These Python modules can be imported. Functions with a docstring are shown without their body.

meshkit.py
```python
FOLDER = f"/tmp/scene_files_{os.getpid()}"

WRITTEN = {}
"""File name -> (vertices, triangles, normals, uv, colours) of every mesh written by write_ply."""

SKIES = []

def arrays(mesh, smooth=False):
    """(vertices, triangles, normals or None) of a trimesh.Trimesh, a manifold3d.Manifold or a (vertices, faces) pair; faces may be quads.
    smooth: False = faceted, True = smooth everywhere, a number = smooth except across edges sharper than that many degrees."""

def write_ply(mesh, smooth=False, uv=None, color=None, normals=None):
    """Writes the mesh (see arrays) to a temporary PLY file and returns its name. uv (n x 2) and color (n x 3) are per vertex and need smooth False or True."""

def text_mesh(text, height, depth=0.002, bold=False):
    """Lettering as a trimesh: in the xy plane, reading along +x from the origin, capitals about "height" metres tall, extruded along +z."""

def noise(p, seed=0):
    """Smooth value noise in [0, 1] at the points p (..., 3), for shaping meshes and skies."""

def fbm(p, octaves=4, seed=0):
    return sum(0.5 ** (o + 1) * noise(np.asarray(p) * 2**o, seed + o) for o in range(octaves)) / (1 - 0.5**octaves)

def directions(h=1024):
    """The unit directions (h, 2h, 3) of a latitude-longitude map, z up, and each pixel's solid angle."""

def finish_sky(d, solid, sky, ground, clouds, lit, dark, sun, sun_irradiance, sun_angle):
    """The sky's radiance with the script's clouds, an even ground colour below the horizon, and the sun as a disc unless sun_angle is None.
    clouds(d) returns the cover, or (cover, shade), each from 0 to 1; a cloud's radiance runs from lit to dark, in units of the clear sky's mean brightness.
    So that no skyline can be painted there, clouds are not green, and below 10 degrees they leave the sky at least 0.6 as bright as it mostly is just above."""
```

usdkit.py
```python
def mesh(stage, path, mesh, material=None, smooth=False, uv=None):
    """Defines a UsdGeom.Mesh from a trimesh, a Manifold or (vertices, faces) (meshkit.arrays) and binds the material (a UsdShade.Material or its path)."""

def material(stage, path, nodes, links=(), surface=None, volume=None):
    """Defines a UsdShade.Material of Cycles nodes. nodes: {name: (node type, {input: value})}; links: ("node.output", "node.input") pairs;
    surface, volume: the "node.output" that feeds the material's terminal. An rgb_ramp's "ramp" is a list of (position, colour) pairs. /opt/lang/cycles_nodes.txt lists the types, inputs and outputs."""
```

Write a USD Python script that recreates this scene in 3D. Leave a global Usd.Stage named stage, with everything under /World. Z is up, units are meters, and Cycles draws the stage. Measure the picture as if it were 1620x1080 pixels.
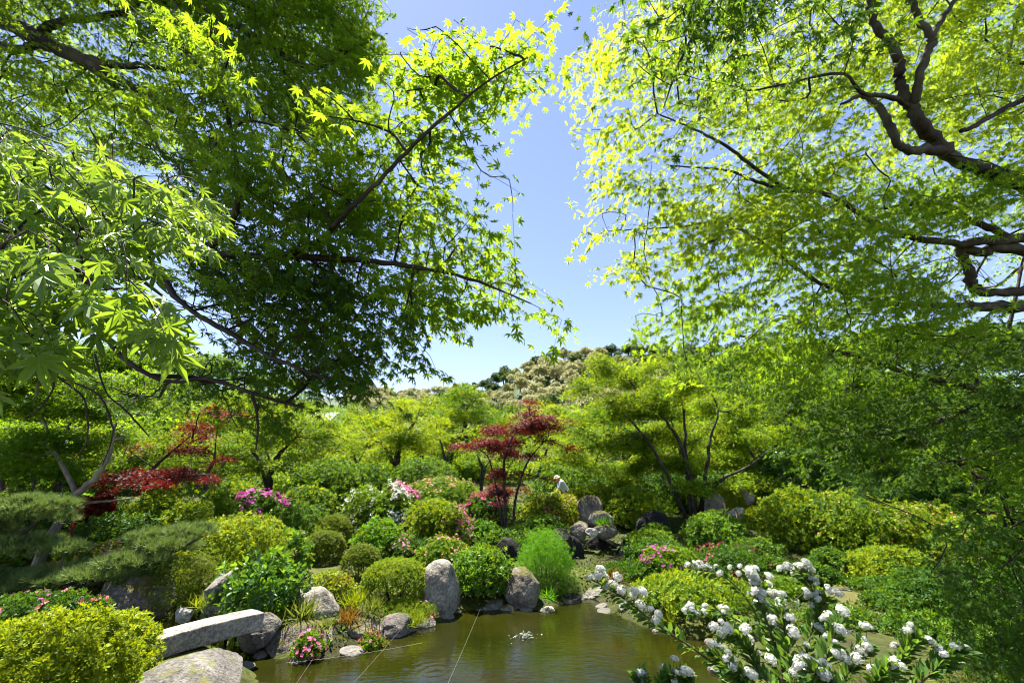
import math, numpy as np, trimesh, shapely, usdkit, meshkit
from shapely.geometry import Polygon
from pxr import Usd, UsdGeom, UsdLux, UsdShade, Gf, Sdf, Vt

stage = Usd.Stage.CreateInMemory()
UsdGeom.SetStageUpAxis(stage, "Z")
UsdGeom.SetStageMetersPerUnit(stage, 1.0)
UsdGeom.Xform.Define(stage, "/World")
UsdGeom.Scope.Define(stage, "/World/Looks")

# ---------------------------------------------------------------- camera, sky, sun, exposure
F = 675.0                                  # focal length in pixels of the 1620 px wide photograph
PITCH = math.radians(18.0)
SP, CP = math.sin(PITCH), math.cos(PITCH)
EYE = np.array([0.0, 0.0, 2.2])
cam = UsdGeom.Camera.Define(stage, "/World/camera")
cam.CreateHorizontalApertureAttr(36.0)
cam.CreateVerticalApertureAttr(24.0)
cam.CreateFocalLengthAttr(36.0 * F / 1620.0)
cam.CreateClippingRangeAttr((0.05, 5000.0))
cam.CreateExposureAttr(2.28)
cam.AddTranslateOp().Set(Gf.Vec3d(*EYE))
cam.AddRotateXOp().Set(90.0 + math.degrees(PITCH))

SUN = np.array([-0.23, 0.33, 1.1]); SUN /= np.linalg.norm(SUN)
SUN_EL, SUN_ROT = math.asin(SUN[2]), math.atan2(SUN[0], SUN[1])
dome = UsdLux.DomeLight.Define(stage, "/World/sky")
dome.GetPrim().SetCustomDataByKey("kind", "structure")
skym = usdkit.material(stage, "/World/Looks/sky_look", {
    "s": ("sky_texture", {"sky_type": "single_scattering", "sun_disc": False, "sun_elevation": SUN_EL, "sun_rotation": SUN_ROT,
                          "air_density": 1.0, "aerosol_density": 0.1, "ozone_density": 1.2, "altitude": 100.0}),
    "wb": ("mix_color", {"blend_type": "multiply", "fac": 1.0, "b": (1.08, 0.95, 1.0), "use_clamp": False, "use_clamp_result": False}),
    "b": ("background_shader", {"strength": 0.055})}, [("s.color", "wb.a"), ("wb.result", "b.color")], surface="b.background")
UsdShade.MaterialBindingAPI.Apply(dome.GetPrim()).Bind(skym)
sun = UsdLux.DistantLight.Define(stage, "/World/sun")
sun.CreateIntensityAttr(1.25)
sun.CreateAngleAttr(0.5)
sun.CreateNormalizeAttr(True)
sun.CreateColorAttr(Gf.Vec3f(1.0, 0.95, 0.86))
sun.AddRotateZOp().Set(-math.degrees(SUN_ROT))
sun.AddRotateXOp().Set(-(90.0 - math.degrees(SUN_EL)))

# ---------------------------------------------------------------- helpers
def frame(px, py):
    u = (np.asarray(px, float) - 810.0) / F
    v = (540.0 - np.asarray(py, float)) / F
    return np.stack([u, CP - v * SP, SP + v * CP], -1)

def at(px, py, zc):                        # the point seen at a pixel, zc metres in front of the lens
    return EYE + np.asarray(zc, float)[..., None] * frame(px, py)

def at_y(px, py, Y):                       # the point seen at a pixel, Y metres north
    f = frame(px, py)
    return EYE + (np.asarray(Y, float) / f[..., 1])[..., None] * f

def at_z(px, py, z):                       # the point seen at a pixel on the level z
    f = frame(px, py)
    return EYE + ((z - EYE[2]) / f[..., 2])[..., None] * f

def depth(p):
    p = np.asarray(p) - EYE
    return p[..., 1] * CP + p[..., 2] * SP

def pixel(p):
    q = np.asarray(p) - EYE
    zc = depth(p)
    return 810 + F * q[..., 0] / zc, 540 - F * (q[..., 2] * CP - q[..., 1] * SP) / zc, zc

taken = {}
def numbered(parent, name):
    key = (parent, name)
    n = taken.get(key, -1) + 1
    taken[key] = n
    return f"{parent}/{name}" if n == 0 else f"{parent}/{name}_{n:03d}"

def tag(prim, label=None, cat=None, group=None, kind=None):
    prim = prim.GetPrim()
    for k, v in (("label", label), ("category", cat), ("group", group), ("kind", kind)):
        if v:
            prim.SetCustomDataByKey(k, v)
    return prim

def thing(name, label, cat, loc=(0, 0, 0), group=None, kind=None):
    x = UsdGeom.Xform.Define(stage, numbered("/World", name))
    x.AddTranslateOp().Set(Gf.Vec3d(*map(float, loc)))
    tag(x, label, cat, group, kind)
    x.origin = np.asarray(loc, float)
    return x

class Holder:
    def __init__(self, x, loc):
        self.x, self.loc = x, np.asarray(loc, float)
        self.path = str(x.GetPath())

def new(name, label, cat, loc=(0, 0, 0), group=None, kind=None):
    x = UsdGeom.Xform.Define(stage, numbered("/World", name))
    x.AddTranslateOp().Set(Gf.Vec3d(*map(float, loc)))
    tag(x, label, cat, group, kind)
    return Holder(x, loc)

def part(holder, name, vf, mat, smooth=False, kind=None, label=None):
    """One Mesh under a thing (world coordinates given) or at top level."""
    v, f = np.asarray(vf[0], float), np.asarray(vf[1])
    if holder is None:
        path = numbered("/World", name)
    else:
        path = numbered(holder.path, name)
        v = v - holder.loc
    m = usdkit.mesh(stage, path, (v, f), mat, smooth=smooth)
    tag(m, label=label, kind=kind)
    return m

def cat(parts):
    vs, fs, n = [], [], 0
    for v, f in parts:
        vs.append(np.asarray(v)); fs.append(np.asarray(f) + n); n += len(v)
    return (np.vstack(vs), np.vstack(fs)) if vs else (np.zeros((0, 3)), np.zeros((0, 3), int))

def unit(v):
    return v / np.maximum(np.linalg.norm(v, axis=-1, keepdims=True), 1e-9)

def tube(pts, radii, sides=6, jitter=0.0, seed=0):
    p = np.asarray(pts, float)
    n = len(p)
    r = np.broadcast_to(np.asarray(radii, float), (n,)).copy()
    t = np.gradient(p, axis=0); t = unit(t)
    ref = np.array([0.0, 0.0, 1.0]) if abs(t[:, 2]).mean() < 0.8 else np.array([1.0, 0.0, 0.0])
    a = unit(np.cross(t, ref)); b = np.cross(t, a)
    ang = np.arange(sides) * 2 * np.pi / sides
    rr = r[:, None]
    if jitter:
        rr = rr * (1 + jitter * (np.random.default_rng(seed).random((n, sides)) - 0.5))
    else:
        rr = np.repeat(rr, sides, 1)
    v = p[:, None] + rr[..., None] * (np.cos(ang)[None, :, None] * a[:, None] + np.sin(ang)[None, :, None] * b[:, None])
    i, j = np.meshgrid(np.arange(n - 1), np.arange(sides), indexing="ij")
    q = np.stack([i * sides + j, i * sides + (j + 1) % sides, (i + 1) * sides + (j + 1) % sides, (i + 1) * sides + j], -1).reshape(-1, 4)
    f = np.vstack([q[:, [0, 1, 2]], q[:, [0, 2, 3]]])
    caps = [[0, k + 1, k] for k in range(1, sides - 1)] + [[(n - 1) * sides, (n - 1) * sides + k, (n - 1) * sides + k + 1] for k in range(1, sides - 1)]
    return v.reshape(-1, 3), np.vstack([f, caps])

def spline(pts, n):
    """Catmull-Rom through the points, n samples per span."""
    p = np.asarray(pts, float)
    if len(p) < 3:
        t = np.linspace(0, 1, n + 1)[:, None]
        return p[0] * (1 - t) + p[-1] * t
    q = np.vstack([2 * p[0] - p[1], p, 2 * p[-1] - p[-2]])
    out = []
    for i in range(1, len(q) - 2):
        t = np.linspace(0, 1, n, endpoint=False)[:, None]
        a, b, c, d = q[i - 1], q[i], q[i + 1], q[i + 2]
        out.append(0.5 * (2 * b + (c - a) * t + (2 * a - 5 * b + 4 * c - d) * t**2 + (3 * b - 3 * c + d - a) * t**3))
    return np.vstack(out + [p[-1:]])

# ---------------------------------------------------------------- leaf templates: length along +x, face up +z
def palmate(lobes, detail=True, fold=0.12, width=0.12):
    if lobes == 7:
        ang = np.radians([-128, -84, -42, 0, 42, 84, 128]); ln = np.array([0.42, 0.72, 0.95, 1.0, 0.95, 0.72, 0.42])
    else:
        ang = np.radians([-105, -52, 0, 52, 105]); ln = np.array([0.55, 0.92, 1.0, 0.92, 0.55])
    out, low = [], 0.30
    def pt(a, r, z): out.append([r * math.cos(a), r * math.sin(a), z])
    pt(ang[0] - 0.42, 0.16, 0.0)
    for i, (a, l) in enumerate(zip(ang, ln)):
        if detail:
            w = width / (0.55 * l)
            pt(a - w, 0.56 * l, -0.06 * l * l)
            pt(a, l, -0.16 * l * l)
            pt(a + w, 0.56 * l, -0.06 * l * l)
        else:
            pt(a, l, -0.16 * l * l)
        if i < len(ang) - 1:
            pt((a + ang[i + 1]) / 2, low, fold * 0.35)
    pt(ang[-1] + 0.42, 0.16, 0.0)
    v = np.array([[0, 0, 0]] + out) * 0.62
    n = len(out)
    f = np.array([[0, k, k + 1] for k in range(1, n)])
    return v, f

def palmate_creased():
    """A seven lobed leaf whose lobes are folded along their midribs, with its stalk."""
    ang = np.radians([-128, -84, -42, 0, 42, 84, 128]); ln = np.array([0.42, 0.72, 0.95, 1.0, 0.95, 0.72, 0.42])
    v, f = [[0, 0, 0]], []
    def pt(a, r, z):
        v.append([r * math.cos(a), r * math.sin(a), z]); return len(v) - 1
    edges = [ang[0] - 0.42] + [(a + b) / 2 for a, b in zip(ang[:-1], ang[1:])] + [ang[-1] + 0.42]
    sinus = [pt(a, 0.16 if k in (0, 7) else 0.28, 0.045) for k, a in enumerate(edges)]
    for k, (a, l) in enumerate(zip(ang, ln)):
        w = 0.125 / (0.55 * l)
        m, lo, t, r = pt(a, 0.55 * l, -0.10 * l), pt(a - w, 0.54 * l, 0.0), pt(a, l, -0.22 * l), pt(a + w, 0.54 * l, 0.0)
        f += [[0, sinus[k], m], [sinus[k], lo, m], [lo, t, m], [t, r, m], [r, sinus[k + 1], m], [sinus[k + 1], 0, m]]
    n = len(v)
    v += [[0.0, 0.012, 0.0], [0.0, -0.012, 0.0], [-0.42, 0.0, 0.08]]
    f.append([n, n + 2, n + 1])
    return np.array(v, float) * 0.62, np.array(f)

M7 = palmate_creased()
M7S = palmate(7, False, width=0.1)
M5S = palmate(5, False)
QUAD = (np.array([[0, 0, 0], [0.5, -0.27, 0.05], [1, 0, -0.06], [0.5, 0.27, 0.05]], float), np.array([[0, 1, 2], [0, 2, 3]]))
OVAL = (np.array([[0, 0, 0], [0.3, -0.22, 0.04], [0.7, -0.2, 0.02], [1, 0, -0.08], [0.7, 0.2, 0.02], [0.3, 0.22, 0.04], [0.5, 0, -0.03]], float),
        np.array([[0, 1, 6], [1, 2, 6], [2, 3, 6], [3, 4, 6], [4, 5, 6], [5, 0, 6]]))
BLADE = (np.array([[0, -0.03, 0], [0, 0.03, 0], [0.6, 0.024, 0], [0.6, -0.024, 0], [1, 0, -0.05]], float), np.array([[0, 1, 2], [0, 2, 3], [3, 2, 4]]))
NEEDLE = (np.array([[0, -0.018, 0], [0, 0.018, 0], [1, 0, 0]], float), np.array([[0, 1, 2]]))
PETALS = (np.vstack([[[0, 0, 0]]] + [[[0.5 * math.cos(a + d) * s, 0.5 * math.sin(a + d) * s, 0.14 * s]] for a in np.arange(5) * 2 * np.pi / 5 for d, s in ((-0.5, 0.8), (0, 1.0), (0.5, 0.8))]),
          np.array([[0, 3 * k + j, 3 * k + j + 1] for k in range(5) for j in (1, 2)]))

def place(tmpl, pos, axis, normal, size):
    """Copies of a leaf template at positions, merged into one mesh (each its own island)."""
    tv, tf = tmpl
    pos, size = np.asarray(pos, float), np.broadcast_to(np.asarray(size, float), (len(pos),))
    x = unit(np.asarray(axis, float))
    z = np.asarray(normal, float); z = unit(z - (z * x).sum(-1, keepdims=True) * x)
    y = np.cross(z, x)
    R = np.stack([x, y, z], -1) * size[:, None, None]
    v = np.einsum("nij,kj->nki", R, tv) + pos[:, None]
    f = tf[None] + (np.arange(len(pos)) * len(tv))[:, None, None]
    return v.reshape(-1, 3), f.reshape(-1, 3)

def star5():
    v, f = [], []
    for a, l in zip(np.radians([-108, -54, 0, 54, 108]), (0.6, 0.92, 1.0, 0.92, 0.6)):
        w = 0.16
        n = len(v)
        c, s_ = math.cos(a), math.sin(a)
        v += [[-0.06 * c - w * s_ * -1, -0.06 * s_ - w * c, 0.02], [l * c, l * s_, -0.16 * l], [-0.06 * c + w * s_ * -1, -0.06 * s_ + w * c, 0.02]]
        f.append([n, n + 1, n + 2])
    return np.array(v) * 0.64, np.array(f)
STAR = star5()
UP = np.array([0.0, 0.0, 1.0])

def scatter(holder, name, protos, mat, pos, axis, normal, scale, rng, kind="stuff"):
    """Copies of the prototype meshes (a few leaves each) as one part: x along axis, z towards normal."""
    from scipy.spatial.transform import Rotation
    pos = np.asarray(pos, float) - (holder.loc if holder else 0)
    n = len(pos)
    if n == 0:
        return
    path = numbered(holder.path if holder else "/World", name)
    pi = UsdGeom.PointInstancer.Define(stage, path)
    for k, (v, f) in enumerate(protos):
        m = usdkit.mesh(stage, f"{path}/sprig" + (f"_{k:03d}" if k else ""), (v, f), mat)
        pi.CreatePrototypesRel().AddTarget(m.GetPath())
    x = unit(np.asarray(axis, float)); z = np.asarray(normal, float); z = unit(z - (z * x).sum(-1, keepdims=True) * x)
    q = Rotation.from_matrix(np.stack([x, np.cross(z, x), z], -1)).as_quat()
    pi.CreateProtoIndicesAttr(Vt.IntArray.FromNumpy(rng.integers(0, len(protos), n).astype(np.int32)))
    pi.CreatePositionsAttr(Vt.Vec3fArray.FromNumpy(pos.astype(np.float32)))
    pi.CreateOrientationsAttr(Vt.QuathArray([Gf.Quath(float(w), float(a), float(b), float(c)) for a, b, c, w in q]))
    s = np.broadcast_to(np.asarray(scale, float), (n,)).astype(np.float32)
    pi.CreateScalesAttr(Vt.Vec3fArray.FromNumpy(np.repeat(s[:, None], 3, 1)))
    tag(pi, kind=kind)
    return pi

# ---------------------------------------------------------------- materials
def L(name): return f"/World/Looks/{name}"

def leaf_look(name, dark, light, glow, trans=0.42, rough=0.5, spec=0.2, scale=3.0, spot=None):
    """dark, light: the colours of a leaf's face from old to young; glow: the light that a leaf lets through."""
    nodes = {
        "g": ("geometry", {}),
        "n": ("noise_texture", {"scale": scale, "detail": 3.0, "roughness": 0.6}),
        "w": ("math", {"math_type": "multiply", "value2": 0.6}),
        "a": ("math", {"math_type": "multiply_add", "value2": 0.9, "value3": -0.28}),
        "o": ("object_info", {}), "ow": ("math", {"math_type": "multiply_add", "value2": 0.3}),
        "s": ("math", {"math_type": "add", "use_clamp": True}),
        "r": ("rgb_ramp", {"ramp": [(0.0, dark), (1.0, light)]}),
        "t": ("rgb_ramp", {"ramp": [(0.0, tuple(c * 0.6 for c in glow)), (1.0, glow)]}),
        "p": ("principled_bsdf", {"roughness": rough, "specular_ior_level": spec}),
        "tr": ("translucent_bsdf", {}),
        "m": ("mix_closure", {"fac": trans}),
    }
    links = [("g.position", "n.vector"), ("g.random_per_island", "w.value1"), ("n.fac", "a.value1"), ("o.random", "ow.value1"), ("w.value", "ow.value3"), ("ow.value", "s.value1"), ("a.value", "s.value2"),
             ("s.value", "r.fac"), ("s.value", "t.fac"), ("r.color", "p.base_color"), ("t.color", "tr.color"), ("p.BSDF", "m.closure1"), ("tr.BSDF", "m.closure2")]
    return usdkit.material(stage, L(name), nodes, links, surface="m.closure")

MAT = {}
MAT["maple"] = leaf_look("maple_leaf_green", (0.025, 0.085, 0.006), (0.11, 0.21, 0.012), (0.46, 0.68, 0.018), trans=0.54)
MAT["maple_pale"] = leaf_look("maple_leaf_pale_sunlit", (0.08, 0.16, 0.02), (0.22, 0.31, 0.06), (0.40, 0.60, 0.03), trans=0.4, rough=0.36, spec=0.5)  # paler copy of the maple leaf, sun on its upper face put into the colour
MAT["maple_dark"] = leaf_look("maple_leaf_deep_green", (0.016, 0.06, 0.004), (0.058, 0.13, 0.007), (0.20, 0.36, 0.010), trans=0.42)  # darker copy of the maple leaf, canopy shade put into its colour
MAT["maple_yellow"] = leaf_look("maple_leaf_yellow_green", (0.045, 0.12, 0.006), (0.18, 0.26, 0.012), (0.62, 0.78, 0.022), trans=0.56)
MAT["maple_red"] = leaf_look("maple_leaf_crimson", (0.035, 0.007, 0.005), (0.13, 0.017, 0.010), (0.30, 0.020, 0.010), trans=0.36)
MAT["maple_scarlet"] = leaf_look("maple_leaf_scarlet", (0.04, 0.006, 0.006), (0.13, 0.012, 0.011), (0.30, 0.014, 0.011), trans=0.40)
MAT["azalea"] = leaf_look("azalea_leaf", (0.028, 0.09, 0.007), (0.16, 0.26, 0.011), (0.30, 0.46, 0.012), trans=0.32, spec=0.15)
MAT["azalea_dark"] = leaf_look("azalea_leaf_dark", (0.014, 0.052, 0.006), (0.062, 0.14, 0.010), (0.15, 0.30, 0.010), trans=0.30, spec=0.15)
MAT["azalea_gold"] = leaf_look("azalea_leaf_golden", (0.07, 0.13, 0.005), (0.31, 0.38, 0.011), (0.50, 0.56, 0.010), trans=0.34, spec=0.15)
MAT["azalea_olive"] = leaf_look("clipped_leaf_olive", (0.04, 0.08, 0.006), (0.16, 0.21, 0.010), (0.30, 0.38, 0.010), trans=0.30)
MAT["gloss"] = leaf_look("glossy_broad_leaf", (0.02, 0.06, 0.010), (0.06, 0.14, 0.016), (0.16, 0.32, 0.012), trans=0.3, rough=0.25, spec=0.5)
MAT["broad"] = leaf_look("soft_broad_leaf", (0.035, 0.11, 0.014), (0.11, 0.23, 0.024), (0.26, 0.46, 0.018), trans=0.4, rough=0.35)
MAT["needle"] = leaf_look("pine_needle", (0.08, 0.14, 0.04), (0.28, 0.37, 0.13), (0.26, 0.36, 0.06), trans=0.25)
MAT["bright"] = leaf_look("feathery_green_leaf", (0.03, 0.13, 0.005), (0.10, 0.28, 0.008), (0.24, 0.52, 0.008), trans=0.42)
MAT["grass"] = leaf_look("grass_blade", (0.06, 0.09, 0.012), (0.22, 0.25, 0.04), (0.30, 0.36, 0.03), trans=0.35)
MAT["cover"] = leaf_look("ground_cover_leaf", (0.016, 0.045, 0.006), (0.075, 0.12, 0.011), (0.20, 0.28, 0.012), trans=0.32)
MAT["fern_brown"] = leaf_look("fern_brown", (0.10, 0.045, 0.010), (0.26, 0.14, 0.025), (0.35, 0.18, 0.016), trans=0.3)
MAT["hill_green"] = leaf_look("hill_tree_green", (0.02, 0.05, 0.012), (0.07, 0.13, 0.022), (0.12, 0.2, 0.018), trans=0.25, scale=0.12)
MAT["hill_cream"] = leaf_look("hill_tree_blossom", (0.16, 0.18, 0.05), (0.72, 0.68, 0.38), (0.50, 0.48, 0.18), trans=0.22, scale=0.35)
MAT["far_green"] = leaf_look("far_tree_green", (0.022, 0.08, 0.005), (0.13, 0.25, 0.010), (0.30, 0.50, 0.010), trans=0.42, scale=1.1, spec=0.1)
MAT["far_yellow"] = leaf_look("far_tree_yellow_green", (0.06, 0.14, 0.006), (0.32, 0.40, 0.012), (0.56, 0.66, 0.012), trans=0.42, scale=1.1, spec=0.1)
def petal_look(name, a, b): return leaf_look(name, a, b, tuple(min(1, c * 1.1) for c in b), trans=0.3, rough=0.6, spec=0.3, scale=6.0)
MAT["white"] = petal_look("petal_white", (0.52, 0.54, 0.46), (0.74, 0.74, 0.68))
MAT["pink"] = petal_look("petal_pink", (0.42, 0.07, 0.19), (0.66, 0.22, 0.36))
MAT["magenta"] = petal_look("petal_magenta", (0.28, 0.015, 0.18), (0.50, 0.05, 0.33))
MAT["salmon"] = petal_look("petal_salmon", (0.50, 0.12, 0.12), (0.75, 0.34, 0.26))
MAT["rose"] = petal_look("petal_dark_rose", (0.26, 0.02, 0.07), (0.50, 0.06, 0.14))

def bark_look(name, a, b, moss=None, scale=14.0):
    nodes = {"g": ("geometry", {}), "mp": ("mapping", {"scale": (1.0, 1.0, 0.35)}),
             "n": ("noise_texture", {"scale": scale, "detail": 6.0, "roughness": 0.65}),
             "n2": ("noise_texture", {"scale": 3.5, "detail": 3.0}),
             "r": ("rgb_ramp", {"ramp": [(0.3, a), (0.7, b)]}),
             "k": ("rgb_ramp", {"ramp": [(0.5, (0, 0, 0)), (0.62, (1, 1, 1))]}),
             "bw": ("rgb_to_bw", {}),
             "mx": ("mix_color", {"b": moss or b}),
             "bu": ("bump", {"strength": 0.7, "distance": 0.02}),
             "p": ("principled_bsdf", {"roughness": 0.85, "specular_ior_level": 0.25})}
    links = [("g.position", "mp.vector"), ("mp.vector", "n.vector"), ("g.position", "n2.vector"), ("n.fac", "r.fac"), ("n2.fac", "k.fac"), ("k.color", "bw.color"), ("bw.val", "mx.fac"),
             ("r.color", "mx.a"), ("mx.result", "p.base_color"), ("n.fac", "bu.height"), ("bu.normal", "p.normal")]
    return usdkit.material(stage, L(name), nodes, links, surface="p.BSDF")

MAT["bark"] = bark_look("maple_bark", (0.010, 0.007, 0.005), (0.036, 0.026, 0.018), moss=(0.05, 0.046, 0.026))
MAT["bark_grey"] = bark_look("grey_bark", (0.07, 0.055, 0.045), (0.17, 0.14, 0.11), moss=(0.16, 0.16, 0.09))
MAT["bark_pale"] = bark_look("lichened_bark", (0.06, 0.05, 0.035), (0.20, 0.17, 0.11), moss=(0.24, 0.25, 0.15))
MAT["twig"] = bark_look("twig_bark", (0.010, 0.007, 0.005), (0.034, 0.022, 0.015))
MAT["stem_red"] = bark_look("reddish_stem", (0.03, 0.022, 0.012), (0.075, 0.05, 0.025))
MAT["stem_green"] = bark_look("green_stem", (0.05, 0.08, 0.02), (0.12, 0.16, 0.04))

def rock_look(name, a, b, c, moss=0.5, mosscol=(0.10, 0.10, 0.015), patina=0.0):
    """Stone with lichen, moss on the faces that look up, and the pale line that the pond leaves."""
    nodes = {"g": ("geometry", {}),
             "n1": ("noise_texture", {"scale": 2.4, "detail": 5.0, "roughness": 0.6}),
             "n2": ("noise_texture", {"scale": 28.0, "detail": 4.0, "roughness": 0.7}),
             "n3": ("noise_texture", {"scale": 5.0, "detail": 6.0, "roughness": 0.65}),
             "v": ("voronoi_texture", {"scale": 11.0}),
             "r": ("rgb_ramp", {"ramp": [(0.28, a), (0.5, b), (0.72, c)]}),
             "sp": ("rgb_ramp", {"ramp": [(0.35, (0.4, 0.4, 0.4)), (0.68, (1.3, 1.28, 1.22))]}),
             "mul": ("mix_color", {"blend_type": "multiply", "fac": 1.0, "use_clamp": False}),
             "sx": ("separate_xyz", {}), "px": ("separate_xyz", {}),
             "up": ("math", {"math_type": "multiply_add", "value2": 0.55, "value3": moss - 0.72}),
             "ms": ("math", {"math_type": "add"}),
             "mr": ("map_range", {"from_min": 0.5, "from_max": 0.62, "clamp": True}),
             "mc": ("mix_color", {"b": mosscol}),
             "wl": ("math", {"math_type": "multiply_add", "value2": 0.10, "value3": -0.05}),
             "wz": ("math", {"math_type": "add"}),
             "wm": ("rgb_ramp", {"ramp": [(0.0, (0.0,) * 3), (0.30, (0.0,) * 3), (0.42, (0.4,) * 3), (0.62, (0.32,) * 3), (0.8, (0.0,) * 3), (1.0, (0.0,) * 3)]}),
             "wr": ("map_range", {"from_min": -0.1, "from_max": 0.12, "clamp": True}),
             "wb": ("rgb_to_bw", {}),
             "wc": ("mix_color", {"b": (0.27, 0.25, 0.21)}),
             "hm": ("math", {"math_type": "multiply_add", "value2": 0.35}), "bu": ("bump", {"strength": 1.0, "distance": 0.07}),
             "p": ("principled_bsdf", {"roughness": 0.9, "specular_ior_level": 0.3})}
    links = [("g.position", "n1.vector"), ("g.position", "n2.vector"), ("g.position", "n3.vector"), ("g.position", "v.vector"), ("n1.fac", "r.fac"), ("n2.fac", "sp.fac"),
             ("r.color", "mul.a"), ("sp.color", "mul.b"), ("g.normal", "sx.vector"), ("sx.z", "up.value1"), ("up.value", "ms.value1"), ("n3.fac", "ms.value2"), ("ms.value", "mr.value"),
             ("mr.result", "mc.fac"), ("mul.result", "mc.a"), ("g.position", "px.vector"), ("n3.fac", "wl.value1"), ("px.z", "wz.value1"), ("wl.value", "wz.value2"), ("wz.value", "wr.value"),
             ("wr.result", "wm.fac"), ("wm.color", "wb.color"), ("wb.val", "wc.fac"), ("mc.result", "wc.a"), ("wc.result", "p.base_color"), ("n2.fac", "hm.value1"), ("n3.fac", "hm.value3"), ("hm.value", "bu.height"), ("bu.normal", "p.normal")]
    return usdkit.material(stage, L(name), nodes, links, surface="p.BSDF")

MAT["rock"] = rock_look("pale_granite", (0.07, 0.062, 0.05), (0.23, 0.215, 0.185), (0.38, 0.36, 0.315), moss=0.10)
MAT["rock_dark"] = rock_look("dark_stone", (0.05, 0.046, 0.042), (0.12, 0.112, 0.10), (0.20, 0.19, 0.17), moss=0.16)
MAT["rock_moss"] = rock_look("mossy_stone", (0.07, 0.06, 0.05), (0.16, 0.14, 0.115), (0.28, 0.25, 0.21), moss=0.40, mosscol=(0.075, 0.07, 0.014))
MAT["rock_wet"] = rock_look("wet_black_stone", (0.003, 0.003, 0.0025), (0.008, 0.007, 0.006), (0.018, 0.016, 0.013), moss=0.15, mosscol=(0.03, 0.04, 0.008))  # near-black base colour paints in the shade of the waterfall recess
MAT["rock_white"] = rock_look("white_stone", (0.22, 0.21, 0.19), (0.40, 0.38, 0.35), (0.52, 0.50, 0.46), moss=0.05)

def ground_look():
    nodes = {"g": ("geometry", {}), "n1": ("noise_texture", {"scale": 0.7, "detail": 6.0, "roughness": 0.65}), "n2": ("noise_texture", {"scale": 9.0, "detail": 5.0, "roughness": 0.7}),
             "r": ("rgb_ramp", {"ramp": [(0.30, (0.03, 0.022, 0.012)), (0.45, (0.032, 0.038, 0.009)), (0.58, (0.055, 0.064, 0.011)), (0.74, (0.10, 0.078, 0.042))]}),
             "sp": ("rgb_ramp", {"ramp": [(0.3, (0.5,) * 3), (0.7, (1.4,) * 3)]}),
             "mul": ("mix_color", {"blend_type": "multiply", "fac": 1.0, "use_clamp": False}),
             "bu": ("bump", {"strength": 0.8, "distance": 0.05}), "p": ("principled_bsdf", {"roughness": 0.95, "specular_ior_level": 0.15})}
    links = [("g.position", "n1.vector"), ("g.position", "n2.vector"), ("n1.fac", "r.fac"), ("n2.fac", "sp.fac"), ("r.color", "mul.a"), ("sp.color", "mul.b"), ("mul.result", "p.base_color"),
             ("n2.fac", "bu.height"), ("bu.normal", "p.normal")]
    return usdkit.material(stage, L("garden_soil_and_moss"), nodes, links, surface="p.BSDF")
MAT["ground"] = ground_look()
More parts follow.
